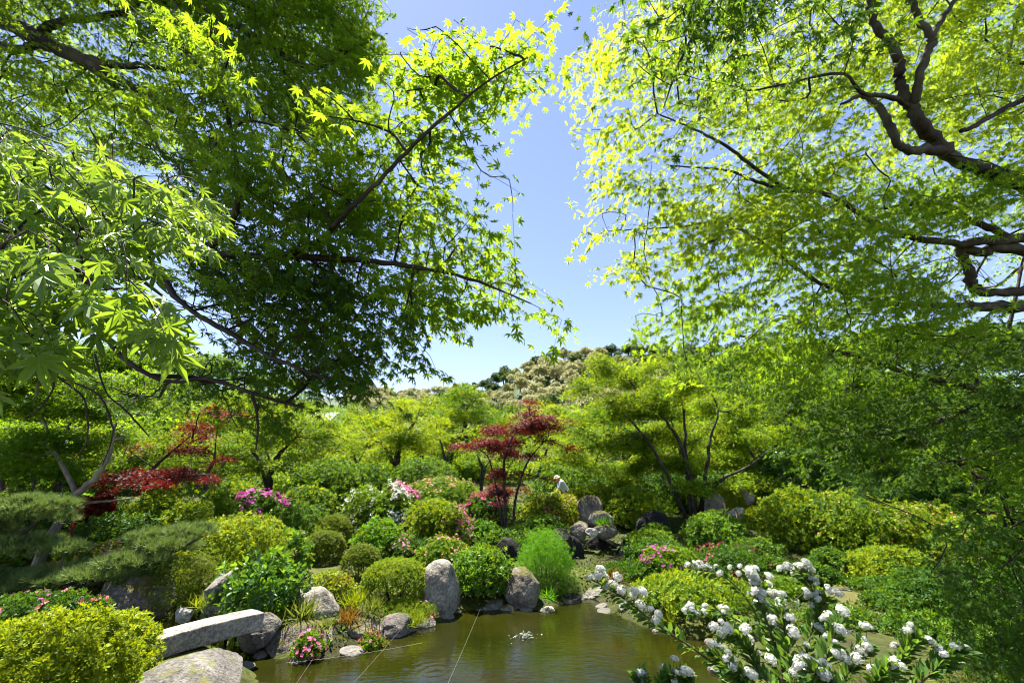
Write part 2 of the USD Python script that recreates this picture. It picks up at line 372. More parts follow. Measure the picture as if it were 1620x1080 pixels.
MAT["water"] = usdkit.material(stage, L("pond_water"), {
    "g": ("geometry", {}), "mp": ("mapping", {"scale": (1.0, 2.6, 1.0)}),
    "n": ("noise_texture", {"scale": 5.0, "detail": 3.0, "roughness": 0.55}), "n2": ("noise_texture", {"scale": 0.8, "detail": 3.0}),
    "r": ("rgb_ramp", {"ramp": [(0.3, (0.006, 0.0075, 0.001)), (0.7, (0.0135, 0.0138, 0.0012))]}),
    "bu": ("bump", {"strength": 0.22, "distance": 0.02}),
    "p": ("principled_bsdf", {"roughness": 0.04, "ior": 1.33, "specular_ior_level": 0.5})},
    [("g.position", "mp.vector"), ("mp.vector", "n.vector"), ("g.position", "n2.vector"), ("n2.fac", "r.fac"), ("r.color", "p.base_color"), ("n.fac", "bu.height"), ("bu.normal", "p.normal")], surface="p.BSDF")

def plain(name, col, rough=0.6, spec=0.4):
    return usdkit.material(stage, L(name), {"g": ("geometry", {}), "n": ("noise_texture", {"scale": 18.0, "detail": 4.0}),
        "r": ("rgb_ramp", {"ramp": [(0.3, tuple(c * 0.75 for c in col)), (0.7, tuple(min(1, c * 1.15) for c in col))]}),
        "p": ("principled_bsdf", {"roughness": rough, "specular_ior_level": spec})},
        [("g.position", "n.vector"), ("n.fac", "r.fac"), ("r.color", "p.base_color")], surface="p.BSDF")
# ---------------------------------------------------------------- the land
far_shore = [(225, 984), (290, 972), (380, 985), (408, 1034), (425, 1043), (530, 1043), (575, 1020), (650, 992), (690, 987), (722, 967), (790, 962), (870, 966), (905, 948), (935, 944),
             (960, 966), (1010, 990), (1060, 1004), (1120, 1012), (1142, 1040), (1136, 1085)]
POND = Polygon(list(map(tuple, at_z(*np.array(far_shore, float).T, 0.0)[:, :2])) + [(2.2, 4.6), (1.4, 3.5), (-1.6, 3.5), (-2.55, 4.5), (-2.75, 5.4), (-3.0, 6.1), (-3.7, 6.5), (-5.2, 6.9)]).buffer(0)

def garden(x, y):
    return np.interp(y, [-40, 0, 3, 6, 9, 11, 13, 15, 20, 25, 32, 45, 60, 90, 140, 400, 2000], [1.0, 0.55, 0.5, 0.34, 0.22, 0.35, 0.55, 0.8, 1.05, 1.25, 1.9, 3.6, 5.5, 8, 10, 10, 10]) \
        + 0.10 * np.clip((x - 3) / 4, 0, 2.5) * (y > -50) + 0.08 * np.clip((-x - 4) / 4, 0, 2)

def land(x, y):
    x, y = np.asarray(x, float), np.asarray(y, float)
    p = shapely.points(x, y)
    d = shapely.distance(p, POND)
    inside = shapely.contains_xy(POND, x, y)
    din = shapely.distance(p, POND.exterior)
    s = np.clip(d / 0.55, 0, 1); s = s * s * (3 - 2 * s)
    n = 0.12 * (meshkit.fbm(np.stack([x * 0.8, y * 0.8, 0 * x], -1), 4, 3) - 0.5) * np.clip(d, 0, 1)
    return np.where(inside, -np.minimum(0.7, 1.3 * din) - 0.02, garden(x, y) * s + 0.02 * (1 - s) + n)

xs = np.concatenate([-np.geomspace(1200, 9.2, 40), np.arange(-9, 9.01, 0.16), np.geomspace(9.2, 1200, 40)])
ys = np.concatenate([-np.geomspace(600, 1.2, 14), np.arange(-1, 2.5, 0.5), np.arange(2.5, 14.01, 0.16), np.geomspace(14.3, 1600, 70)])
gx, gy = np.meshgrid(xs, ys)
gz = land(gx.ravel(), gy.ravel())
def sheet(gx, gy, gz):
    r, c = gx.shape
    i, j = np.meshgrid(np.arange(r - 1), np.arange(c - 1), indexing="ij")
    q = np.stack([i * c + j, i * c + j + 1, (i + 1) * c + j + 1, (i + 1) * c + j], -1).reshape(-1, 4)
    return np.stack([gx.ravel(), gy.ravel(), gz.ravel()], -1), np.vstack([q[:, [0, 1, 2]], q[:, [0, 2, 3]]])
tag(part(None, "ground", sheet(gx, gy, gz), MAT["ground"], smooth=True), "mossy garden ground that rises from the pond banks towards the hill", "ground", kind="structure")

# pond water with the rings that spread from the bubbler and from a fish
wx, wy = np.meshgrid(np.arange(-6.2, 3.4, 0.045), np.arange(3.3, 10.2, 0.045))
fount = at_z(np.array(830.0), np.array(1010.0), 0.0)
ripple = at_z(np.array(690.0), np.array(1062.0), 0.0)
wz = 0.0012 * (meshkit.fbm(np.stack([wx * 1.6, wy * 5.0, 0 * wx], -1), 3, 5) - 0.5) * 2
for c, lam, amp, reach in ((fount, 0.15, 0.0012, 0.55), (ripple, 0.13, 0.003, 0.42)):
    d = np.hypot(wx - c[0], wy - c[1])
    wz = wz + amp * np.sin(2 * np.pi * d / lam) * np.exp(-(d / reach) ** 2)
tag(part(None, "water", sheet(wx, wy, wz), MAT["water"], smooth=True), "murky olive green water of the garden pond", "water", kind="structure")

# the far wooded hill
def ridge(u):                                # slope of the ridge line against the horizontal, by azimuth u = x / y
    r = at_y(np.array([-600, 0, 400, 600, 660, 720, 770, 800, 850, 900, 1000, 1100, 1250, 1400, 1700, 2200], float), np.array([640, 640, 632, 625, 628, 622, 616, 602, 584, 568, 562, 556, 566, 590, 620, 660], float), 1.0)
    return np.interp(u, r[:, 0], r[:, 2] - EYE[2])
def hill(x, y):
    u = x / np.maximum(y, 1)
    near = np.clip((u + 0.10) / 0.12, 0, 1)
    crest = 290 - 80 * near * near * (3 - 2 * near)
    t = np.clip((y - 100) / (crest - 100), 0, 1)
    top = 2.2 + ridge(u) * crest
    back = np.clip((y - crest) / 200, 0, 1)
    return 6 + (top - 6) * (0.25 * t + 0.75 * t ** 1.5) - 30 * back ** 1.2 + 3.0 * (meshkit.fbm(np.stack([x * 0.02, y * 0.02, 0 * x], -1), 3, 9) - 0.5)
hx, hy = np.meshgrid(np.linspace(-420, 420, 150), np.linspace(96, 460, 90))
tag(part(None, "hill", sheet(hx, hy, hill(hx, hy)), MAT["cover"], smooth=True), "wooded hill behind the garden", "hill", kind="structure")
# ---------------------------------------------------------------- builders
def rock_mesh(seed, level=4, cuts=9, rough=0.16):
    """A faceted boulder of about unit radius."""
    rng = np.random.default_rng(seed)
    m = trimesh.creation.icosphere(level)
    v = np.array(m.vertices)
    for _ in range(cuts):
        n = unit(rng.normal(size=3)); d = rng.uniform(0.62, 0.88)
        over = np.maximum(v @ n - d, 0)
        v -= over[:, None] * n * 0.92
    v *= (1 + rough * (meshkit.fbm(v * 1.6 + seed * 7.1, 4, seed) - 0.5) * 2)[:, None]
    v += 0.05 * rough / 0.16 * (meshkit.fbm(v * 7 + seed, 3, seed + 5) - 0.5)[:, None] * unit(v)
    return v, np.array(m.faces)

def boulder(name, label, px, py, wpx, hpx, Y, mat, seed, cat_="boulder", group=None, deep=0.8, tilt=0.0, rough=0.16, cuts=9, level=4, sink=0.0, block=1.0):
    """A stone whose outline is wpx by hpx around the pixel, Y metres north; deep is its depth over its width."""
    c = at_y(np.array(float(px)), np.array(float(py)), Y)
    zc = depth(c)
    rx, rz = wpx / 2 * zc / F, hpx / 2 * zc / F
    v, f = rock_mesh(seed, level, cuts, rough)
    v = v / np.abs(v).max(0)
    v = np.sign(v) * np.abs(v) ** block
    v = v * [rx, rx * deep, rz]
    a = tilt; R = np.array([[math.cos(a), 0, math.sin(a)], [0, 1, 0], [-math.sin(a), 0, math.cos(a)]])
    v = v @ R.T
    base = c - [0, 0, rz]
    m = part(None, name, (v + c - [0, 0, sink], f), MAT[mat], smooth=38)
    tag(m, label, cat_, group)
    return m

def grow(seeds, targets, alpha=0.35):
    """Joins each target to the nearest point of the growing tree (path length counts a little): parents as indexes into seeds + targets."""
    n, k = len(targets), len(seeds)
    P = np.vstack([seeds, targets])
    d = np.linalg.norm(targets[:, None] - seeds[None], axis=2) if n * k < 4e6 else None
    if d is None:
        from scipy.spatial import cKDTree
        dist, arg = cKDTree(seeds).query(targets)
    else:
        arg = d.argmin(1); dist = d[np.arange(n), arg]
    cost, par, path = dist.copy(), arg.copy(), np.zeros(n)
    done, order = np.zeros(n, bool), []
    for _ in range(n):
        j = int(np.where(done, np.inf, cost).argmin())
        done[j] = True; order.append(j)
        pj = par[j]
        path[j] = (path[pj - k] if pj >= k else 0) + np.linalg.norm(P[k + j] - P[pj])
        dj = np.linalg.norm(targets - targets[j], axis=1) + alpha * path[j]
        better = ~done & (dj < cost)
        cost[better] = dj[better]; par[better] = k + j
    return par, order

def branch_mesh(seeds, targets, r_tip=0.004, power=0.42, sides=5, alpha=0.35, rmax=0.05, rng=None, sag=0.12, wiggle=0.05):
    par, order = grow(seeds, targets, alpha)
    k, n = len(seeds), len(targets)
    P = np.vstack([seeds, targets])
    count = np.ones(n)
    for j in reversed(order):
        if par[j] >= k:
            count[par[j] - k] += count[j]
    rad = np.minimum(r_tip * count ** power, rmax)
    kids = {}
    for j in order:
        kids.setdefault(par[j], []).append(j)
    parts_, started = [], set()
    for j in order:                           # each chain starts at a fork and follows the thickest child
        if j in started:
            continue
        chain, radii = [P[par[j]], P[k + j]], [rad[j] * 1.05, rad[j]]
        started.add(j); cur = j
        while True:
            nxt = [c for c in kids.get(k + cur, []) if c not in started]
            if not nxt:
                break
            c = max(nxt, key=lambda q: count[q])
            chain.append(P[k + c]); radii.append(rad[c]); started.add(c); cur = c
        radii[-1] *= 0.6
        pts = spline(np.array(chain), 3)
        rr = np.interp(np.linspace(0, 1, len(pts)), np.linspace(0, 1, len(radii)), radii)
        if rng is not None:
            seg = np.linalg.norm(np.diff(pts, axis=0), axis=1).mean()
            nz = rng.normal(size=pts.shape) * wiggle * seg
            nz[0] = 0; pts = pts + nz
        parts_.append(tube(pts, rr, sides))
    return cat(parts_), par

def leaf_cloud(points, normals_up, size, tmpl, rng, upness=1.0, spread=0.5, droop=0.25):
    """Leaves at the points whose faces look roughly along the given directions."""
    n = len(points)
    nor = unit(normals_up * upness + rng.normal(size=(n, 3)) * spread)
    ax = rng.normal(size=(n, 3)); ax -= (ax * nor).sum(1, keepdims=True) * nor
    ax = unit(ax) - UP * droop
    return place(tmpl, points, ax, nor, size)

def shrub(name, label, cat_, px, ptop, wpx, Y, mat="azalea", group=None, leaf=0.03, cover=3.2, lump=0.30, lumpf=3.4, shell=0.5, seed=0, tmpl=QUAD, upness=0.7, spread=0.55,
          blossom=None, bshare=0.0, bsize=0.05, btop=0.0, deep=0.9, ground=None, square=1.0, shoots=0.25, stemmat="twig", tipmat=None, tipshare=0.0, low=0.25, leafmax=60000, bside=0.0, dens=1.0):
    """A dome of leaves from the ground up to the pixel row ptop."""
    rng = np.random.default_rng(1000 + seed)
    top = at_y(np.array(float(px)), np.array(float(ptop)), Y)
    zc = float(depth(top))
    g = float(land(top[0], top[1])) if ground is None else ground
    H = max(top[2] - g, 0.2); R = wpx / 2 * zc / F * (1.0 if square != 1 else 1.12); D = R * deep
    h = new(name, label, cat_, (top[0], Y, g), group)
    cz = g + H * low; rz = H * (1 - low)
    area = 2 * math.pi * ((R * D) ** .8 + (R * rz) ** .8 + (D * rz) ** .8) / 3 * 1.35
    if tmpl is BLADE:
        cover = cover * 3.5
    n = int(min(leafmax, cover * area / (leaf * leaf * 0.27) * 0.55))
    def surf(n, cover_shell):
        d = unit(rng.normal(size=(n, 3)))
        d[:, 2] = np.where(d[:, 2] < -0.35, -d[:, 2], d[:, 2])
        q = meshkit.fbm(d * lumpf + seed * 3.7, 3, seed)
        rad = 1 + lump * 2 * (q - 0.5)
        if shoots:
            rad = rad + shoots * np.maximum(meshkit.noise(d * lumpf * 6 + seed, seed + 3) - 0.72, 0) * 3
        e = np.sign(d) * np.abs(d) ** square if square != 1 else d
        inner = 1 - cover_shell * rng.random(n) ** 1.6
        p = np.stack([e[:, 0] * R, e[:, 1] * D, np.where(e[:, 2] > 0, e[:, 2] * rz, e[:, 2] * H * low / 0.35)], 1) * (rad * inner)[:, None]
        return p + [top[0], Y, cz], d, q
    k = 8
    if tmpl is not BLADE and square == 1:
        leaf = leaf * 1.3; dens = dens * 0.75
    n = max(40, int(n * dens / k))
    p, d, q = surf(n, shell)
    keep = p[:, 2] > g + 0.01
    p, d = p[keep], d[keep]
    el = (35, 80) if tmpl is BLADE else (5, 60)
    protos = []
    for _ in range(4):
        az = rng.uniform(0, 2 * np.pi) + np.arange(k) * 2.4; e = np.radians(rng.uniform(*el, k))
        ax = np.stack([np.cos(az) * np.cos(e), np.sin(az) * np.cos(e), np.sin(e)], 1)
        pos = np.stack([0.15 * np.cos(az), 0.15 * np.sin(az), rng.uniform(-0.5, 0.15, k)], 1)
        protos.append(place(tmpl, pos, ax, UP + rng.normal(size=(k, 3)) * 0.35, rng.uniform(0.75, 1.2, k)))
    z = unit(unit(d * [1, 1, 0.6] + UP * 0.35) * upness + rng.normal(size=p.shape) * spread * 0.6)
    x = np.cross(z, rng.normal(size=p.shape))
    sz = leaf * rng.uniform(0.75, 1.25, len(p))
    if tipmat:
        tips = rng.random(len(p)) < tipshare * (0.4 + 1.2 * (meshkit.noise(d * 4 + seed, seed + 8)))
        scatter(h, "young_leaves", protos, MAT[tipmat], p[tips] + d[tips] * leaf * 0.6, x[tips], z[tips], sz[tips], rng)
        p, x, z, sz = p[~tips], x[~tips], z[~tips], sz[~tips]
    scatter(h, "foliage", protos, MAT[mat], p, x, z, sz, rng)
    if blossom:
        nb = int(bshare * area / (bsize * bsize * 0.5))
        p, d, q = surf(nb * 4, 0.04)
        patch = meshkit.noise(d * 3.1 + seed * 1.3, seed + 11) + rng.normal(size=len(p)) * 0.08 + btop * d[:, 2] + bside * d[:, 0]
        idx = np.argsort(-patch)[:nb]
        p, d = p[idx] + d[idx] * leaf * 0.6, d[idx]
        nor = unit(d + UP * 0.25 + rng.normal(size=(len(p), 3)) * 0.35)
        ax = unit(np.cross(nor, rng.normal(size=(len(p), 3))))
        part(h, "blossoms", place(PETALS, p, ax, nor, bsize * rng.uniform(0.75, 1.2, len(p))), MAT[blossom], kind="stuff")
    stems = []
    for k in range(5):
        a = rng.uniform(0, 2 * np.pi); r = rng.uniform(0.3, 0.75)
        b = np.array([top[0] + 0.12 * R * math.cos(a), Y + 0.12 * D * math.sin(a), g - 0.03])
        e = np.array([top[0] + r * R * math.cos(a), Y + r * D * math.sin(a), g + H * rng.uniform(0.55, 0.8)])
        mid = (b + e) / 2 + [0, 0, -0.06 * H]
        stems.append(tube(spline([b, mid, e], 3), np.linspace(0.018, 0.006, 7), 5))
    part(h, "stems", cat(stems), MAT[stemmat], smooth=True, kind="stuff")
    return h

def pad_points(pads, Y, ysp, rng, rc, flat=0.2, sub=7, dens=1.0):
    """Layers of foliage in the given pads (px, py, rx, ry): centres of the layers, places of leaf clusters and the layer's up direction there."""
    cs, ps, us = [], [], []
    for pad in pads:
        px, py, rx, ry = pad[:4]
        dy = pad[4] if len(pad) > 4 else rng.uniform(-ysp, ysp)
        c = at_y(np.array(float(px)), np.array(float(py)), Y + dy); zc = float(depth(c))
        X, Z = rx * zc / F, ry * zc / F
        D = min(X * 0.85, max(ysp * 1.2, X * 0.5))
        m = max(4, int(sub * (rx * ry) / 500))
        for _ in range(m):
            q = unit(rng.normal(size=3)) * rng.random() ** 0.4 * 0.85
            cc = c + q * [X, D, Z]
            rr = rng.uniform(0.26, 0.46) * X
            k = max(2, int(dens * 2.2 * (rr / rc) ** 2 * rng.uniform(0.7, 1.2)))
            ang, rad = rng.uniform(0, 2 * np.pi, k), np.sqrt(rng.random(k)) * rng.uniform(0.75, 1.15, k)
            x, y = rr * rad * np.cos(ang), rr * rad * np.sin(ang)
            z = -0.28 * rr * rad ** 2 + rng.normal(size=k) * max(rr * flat, 0.05) * 0.4
            ps.append(cc + np.stack([x, y * min(1, D / X + 0.2), z], 1))
            us.append(unit(np.stack([0.6 * x / rr, 0.6 * y / rr, np.ones(k)], 1)))
            cs.append(cc - [0, 0, 0.08 * rr])
    return np.array(cs), np.vstack(ps), np.vstack(us)

def leaf_discs(tmpl, rel, rng, n=60, spread=0.45, droop=0.25, thick=0.16):
    """Prototypes: flat rounds of leaves of unit radius; rel is the leaf's size against the radius."""
    out = []
    for _ in range(5):
        a, r = rng.uniform(0, 2 * np.pi, n), np.sqrt(rng.random(n)) * rng.uniform(0.6, 1.15, n)
        p = np.stack([r * np.cos(a), r * np.sin(a), rng.normal(size=n) * thick - 0.15 * r * r], 1)
        out.append(leaf_cloud(p, np.tile(UP, (n, 1)), rel * rng.uniform(0.7, 1.3, n), tmpl, rng, 1.0, spread, droop))
    return out

def maple(name, label, Y, trunks, pads, mat="far_green", group=None, leaf=0.075, per=1.0, ysp=1.0, flat=0.22, seed=0, bark="bark", cat_="tree", tmpl=STAR, spread=0.45, sub=7, rtip=0.007, mat2=None, share2=0.3, trunk_y=None, droop=0.25):
    """A tree in the middle distance. trunks: lists of (px, py, radius in m), the first point on the ground; pads: foliage layers."""
    rng = np.random.default_rng(2000 + seed)
    TY = trunk_y or Y
    b = at_y(np.array(float(trunks[0][0][0])), np.array(float(trunks[0][0][1])), TY)
    g = float(land(b[0], b[1])) - 0.05
    h = new(name, label, cat_, (b[0], TY, g), group)
    seeds = []
    for k, t in enumerate(trunks):
        pts = at_y(np.array([q[0] for q in t], float), np.array([q[1] for q in t], float), TY + np.linspace(0, rng.uniform(-0.6, 0.6), len(t)))
        if k == 0 or abs(t[0][1] - trunks[0][0][1]) < 6:
            pts[0, 2] = min(pts[0, 2], g)
        sp = spline(pts, 5)
        rr = np.interp(np.linspace(0, 1, len(sp)), np.linspace(0, 1, len(t)), [q[2] for q in t])
        sp[1:-1] += rng.normal(size=sp[1:-1].shape) * rr[1:-1, None] * 0.25
        part(h, "trunk" if k == 0 else "limb", tube(sp, rr, 8, 0.25, seed + k), MAT[bark], smooth=True)
        seeds.append(sp[len(sp) // 3:])
    leaf = leaf * 1.25
    rc = leaf * 3.6
    cs, ps, us = pad_points(pads, Y, ysp, rng, rc, flat, sub, per)
    if len(cs) > 420:
        cs = cs[rng.choice(len(cs), 420, replace=False)]
    (bv, bf), _ = branch_mesh(np.vstack(seeds), cs, r_tip=rtip, rng=rng, sides=4, rmax=0.045)
    part(h, "branches", (bv, bf), MAT[bark], smooth=True, kind="stuff")
    protos = leaf_discs(tmpl, 1 / 3.6, rng, 36, spread, droop)
    nor = unit(us + rng.normal(size=us.shape) * 0.16)
    ax = np.cross(nor, rng.normal(size=us.shape))
    sc = rc * rng.uniform(0.75, 1.2, len(ps))
    if mat2:
        s2 = rng.random(len(ps)) < share2
        scatter(h, "young_leaves", protos, MAT[mat2], ps[s2] + UP * 0.03, ax[s2], nor[s2], sc[s2], rng)
        ps, ax, nor, sc = ps[~s2], ax[~s2], nor[~s2], sc[~s2]
    scatter(h, "crown", protos, MAT[mat], ps, ax, nor, sc, rng)
    return h

# near trees ------------------------------------------------------
def poly_points(poly, n, rng, holes=None, seed=0, gap=0.0, gscale=0.02):
    P_ = Polygon(poly).buffer(0)
    x0, y0, x1, y1 = P_.bounds
    out = np.zeros((0, 2))
    while len(out) < n:
        q = rng.uniform((x0, y0), (x1, y1), (n * 3 + 50, 2))
        q = q[shapely.contains_xy(P_, q[:, 0], q[:, 1])]
        if gap:
            nz = meshkit.fbm(np.concatenate([q * gscale, np.full((len(q), 1), seed * 3.3)], 1), 3, seed)
            q = q[nz + rng.normal(size=len(q)) * 0.03 > gap]
        out = np.vstack([out, q])
    return out[:n]

def spray(k, rng, droop, roll, length=3.2):
    """A twig of k opposite leaves (unit leaf size) that ends at the origin, pointing along +x, face up."""
    t = np.linspace(0.0, 1.0, k)
    side = np.where(np.arange(k) % 2 == 0, 1.0, -1.0) * (1 if rng.random() < 0.5 else -1)
    base = np.stack([-length * (1 - t), np.zeros(k), length * 0.18 * (1 - t * t)], 1)
    ang = np.radians(75) * (1 - t) + np.radians(12) * t + rng.normal(size=k) * 0.35
    ax = np.stack([np.cos(ang), side * np.sin(ang), np.zeros(k)], 1)
    sz = rng.uniform(0.62, 1.18, k)
    pos = base + ax * (sz * rng.uniform(0.25, 0.55, k))[:, None] - UP * (sz * 0.15)[:, None]
    ax = ax - UP * rng.uniform(*droop, k)[:, None]
    return pos, ax, UP + rng.normal(size=(k, 3)) * roll, sz

def near_tree(h, limbs, layers, rng, mats, leafparts=300, bark="bark", twigmat="twig", r_tip=0.0022, rmax=0.022, alpha=0.3, density=3.2, clump=1, spreadr=2.4):
    """limbs: lists of (px, py, zc, radius px) or dicts in metres; layers: dicts. Leaves, twigs and limbs of a tree that hangs into the picture."""
    seeds = []
    for k, t in enumerate(limbs):
        if isinstance(t, dict):
            pts, rad = np.array(t["p"], float), np.array(t["r"], float); nm = t.get("name", "trunk")
        else:
            a = np.array(t, float)
            pts, rad = at(a[:, 0], a[:, 1], a[:, 2]), a[:, 3] * a[:, 2] / F; nm = "limb"
        sp = spline(pts, 6)
        rr = np.interp(np.linspace(0, 1, len(sp)), np.linspace(0, 1, len(rad)), rad)
        sp[1:-1] += rng.normal(size=sp[1:-1].shape) * np.minimum(rr[1:-1, None] * 0.22, 0.012)
        rr = rr * (1 + 0.3 * (meshkit.noise(sp * 5.0, k) - 0.5))
        part(h, nm, tube(sp, rr, 12, 0.22, k), MAT[bark], smooth=True)
        seeds.append(sp)
    seeds = np.vstack(seeds)
    starts, tips_all, todo = [], [], []
    for ly in layers:
        zmid = 0.5 * (ly["z"][0] + ly["z"][1])
        lp = ly["leaf"] * F / zmid
        k = ly.get("k", 9)
        n = max(3, int(density * ly["cover"] * Polygon(ly["poly"]).buffer(0).area / (lp * lp * 0.33) / k))
        q = poly_points(ly["poly"], n, rng, seed=ly.get("seed", 1), gap=ly.get("gap", 0.0), gscale=ly.get("gscale", 0.02))
        u = rng.random(n)
        cl = ly.get("clump", clump)
        tips = at(q[:, 0], q[:, 1], ly["z"][0] + (ly["z"][1] - ly["z"][0]) * u)
        if cl > 1:                              # boughs: several sprays share one flat, drooping layer
            m = max(1, n // cl); own = rng.integers(0, m, n)
            r = ly["leaf"] * ly.get("cr", spreadr)
            off = rng.normal(size=(n, 3)) * [r, r, r * 0.16]
            off[:, 2] -= 0.25 * (off[:, 0] ** 2 + off[:, 1] ** 2) / r
            tips = tips[:m][own] + off
        d = unit(np.asarray(ly.get("dir", (1, 0, -0.2)), float) + rng.normal(size=(n, 3)) * np.array([0.55, 0.55, 0.16]))
        up = UP + np.asarray(ly.get("tiltn", (0, 0, 0)), float) + rng.normal(size=(n, 3)) * 0.18
        sc = ly["leaf"] * rng.uniform(0.85, 1.15, n)
        tm = M7 if ly.get("lod", 1) == 1 else (M7S if ly["lod"] == 2 else STAR)
        protos = [spray(k, rng, ly.get("droop", (0.05, 0.6)), ly.get("roll", 0.35), ly.get("len", 3.2)) for _ in range(7)]
        kind = rng.integers(0, 7, n)
        todo.append((ly["mat"], tips, d, up, sc, tm, protos, kind))
        tips_all.append(tips); starts.append(tips - d * (sc * ly.get("len", 3.2))[:, None] + UP * (sc * 0.58)[:, None])
    A, B = np.vstack(starts), np.vstack(tips_all)
    idx = rng.choice(len(A), 1300, replace=False) if len(A) > 1300 else np.arange(len(A))
    (bv, bf), _ = branch_mesh(seeds, A[idx], r_tip=r_tip, rng=rng, sides=4, rmax=rmax, alpha=alpha)
    tw = [tube(np.stack([a, (a + b) / 2 + UP * 0.012, b]), [0.0015, 0.0011, 0.0008], 3) for a, b in zip(A[idx], B[idx])]
    part(h, "branches", cat([(bv, bf)] + tw), MAT[twigmat], smooth=True, kind="stuff")
    # the largest leaves in the picture one by one, the rest as one part
    cand = []
    for li, (m, tips, d, up, sc, tm, protos, kind) in enumerate(todo):
        x, y, zc = pixel(tips)
        s = np.where((x > 0) & (x < 1620) & (y > 0) & (y < 1080) & (zc > 0.3), sc * F / np.maximum(zc, 0.3), 0)
        cand += [(v, li, i) for i, v in enumerate(s) if v > 13]
    cand.sort(reverse=True)
    single, count = {}, 0
    for v, li, i in cand:
        count += len(todo[li][6][todo[li][7][i]][0])
        if count > leafparts:
            break
        single.setdefault(li, set()).add(i)
    for li, (m, tips, d, up, sc, tm, protos, kind) in enumerate(todo):
        x = unit(d); z = unit(up - (up * x).sum(1, keepdims=True) * x); y = np.cross(z, x)
        for i in single.get(li, ()):
            pos, ax, nor, sz = protos[kind[i]]
            M = np.stack([x[i], y[i], z[i]], 0)
            P_, A_, N_ = pos @ M * sc[i] + tips[i], ax @ M, nor @ M
            for j in range(len(pos)):
                part(h, "leaf", place(M7, P_[j:j + 1], A_[j:j + 1], N_[j:j + 1], sz[j:j + 1] * sc[i]), MAT[m])
        rest = np.array([i not in single.get(li, ()) for i in range(len(tips))])
        meshes = [place(tm, *pr) for pr in protos]
        scatter(h, "foliage", meshes, MAT[m], tips[rest], d[rest], up[rest], sc[rest], rng)
# ---------------------------------------------------------------- the maples that hang into the picture
# left edge: the sunlit bough with the largest leaves
rng = np.random.default_rng(11)
h = new("maple_tree", "pale sunlit maple bough with the largest star leaves, reaching in from the left edge", "tree", (-3.2, -0.9, 0.5))
near_tree(h, [{"p": [(-3.2, -0.9, 0.45), (-3.1, -0.8, 1.5), (-2.7, -0.4, 2.5)], "r": [0.08, 0.07, 0.04]},
              {"p": [(-2.7, -0.4, 2.5), tuple(at(-260, 330, 1.1)), tuple(at(-40, 330, 1.15)), tuple(at(120, 370, 1.2)), tuple(at(260, 470, 1.25))], "r": [0.03, 0.02, 0.014, 0.009, 0.004], "name": "limb"},
              {"p": [tuple(at(-200, 380, 0.95)), tuple(at(-40, 480, 0.85)), tuple(at(60, 545, 0.85))], "r": [0.014, 0.009, 0.004], "name": "limb"}],
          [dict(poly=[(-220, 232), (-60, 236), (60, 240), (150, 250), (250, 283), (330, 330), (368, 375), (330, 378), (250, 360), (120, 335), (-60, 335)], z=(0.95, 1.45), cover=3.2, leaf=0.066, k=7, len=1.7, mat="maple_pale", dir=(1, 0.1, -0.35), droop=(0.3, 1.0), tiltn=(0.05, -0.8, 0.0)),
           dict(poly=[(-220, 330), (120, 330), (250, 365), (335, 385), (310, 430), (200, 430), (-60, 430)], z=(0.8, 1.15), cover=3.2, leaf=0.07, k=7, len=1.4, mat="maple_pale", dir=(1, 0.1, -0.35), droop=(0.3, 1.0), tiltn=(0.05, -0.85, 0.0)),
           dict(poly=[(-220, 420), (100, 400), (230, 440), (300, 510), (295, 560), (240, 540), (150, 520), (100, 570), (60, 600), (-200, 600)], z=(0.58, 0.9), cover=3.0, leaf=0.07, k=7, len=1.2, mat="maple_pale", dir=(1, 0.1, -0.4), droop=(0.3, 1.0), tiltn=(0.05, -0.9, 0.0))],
          rng, ["maple_pale"], r_tip=0.0012, rmax=0.005, density=2.6)

# top left: limbs and small backlit leaves
rng = np.random.default_rng(12)
h = new("maple_tree", "tall maple of the top left corner, dark limbs through a dense backlit canopy", "tree", (-8.6, 4.6, 0.6))
near_tree(h, [{"p": [(-8.6, 4.6, 0.4), (-8.5, 4.6, 2.2), (-8.2, 4.7, 4.2), tuple(at(-120, -20, 5.2))], "r": [0.22, 0.19, 0.16, 0.11]},
              [(-120, -20, 5.2, 15), (0, 30, 5.0, 13), (60, 60, 4.9, 12), (130, 95, 4.8, 10), (175, 122, 4.7, 8), (225, 145, 4.6, 6), (278, 178, 4.5, 3)],
              [(60, 60, 4.9, 8), (90, 36, 4.9, 6), (150, 30, 4.9, 5), (215, 8, 4.8, 4), (225, -40, 4.8, 3)],
              [(-40, 62, 5.1, 8), (30, 78, 5.0, 6), (60, 66, 4.9, 6)],
              [(120, 90, 4.8, 7), (180, 104, 4.7, 5), (240, 106, 4.6, 4), (300, 118, 4.5, 2)],
              [(140, 104, 4.8, 6), (195, 148, 4.7, 4), (232, 195, 4.6, 3), (252, 238, 4.5, 2)]],
          [dict(poly=[(-20, -160), (330, -160), (300, 40), (270, 120), (300, 200), (320, 260), (250, 260), (100, 250), (-20, 260)], z=(4.3, 5.7), cover=1.9, droop=(0.2, 1.0), leaf=0.075, k=9, lod=2, mat="maple", dir=(0.8, 0.2, -0.3), gap=0.36, gscale=0.018, seed=3, roll=0.5)],
          rng, ["maple"], leafparts=120, clump=5, spreadr=1.6)

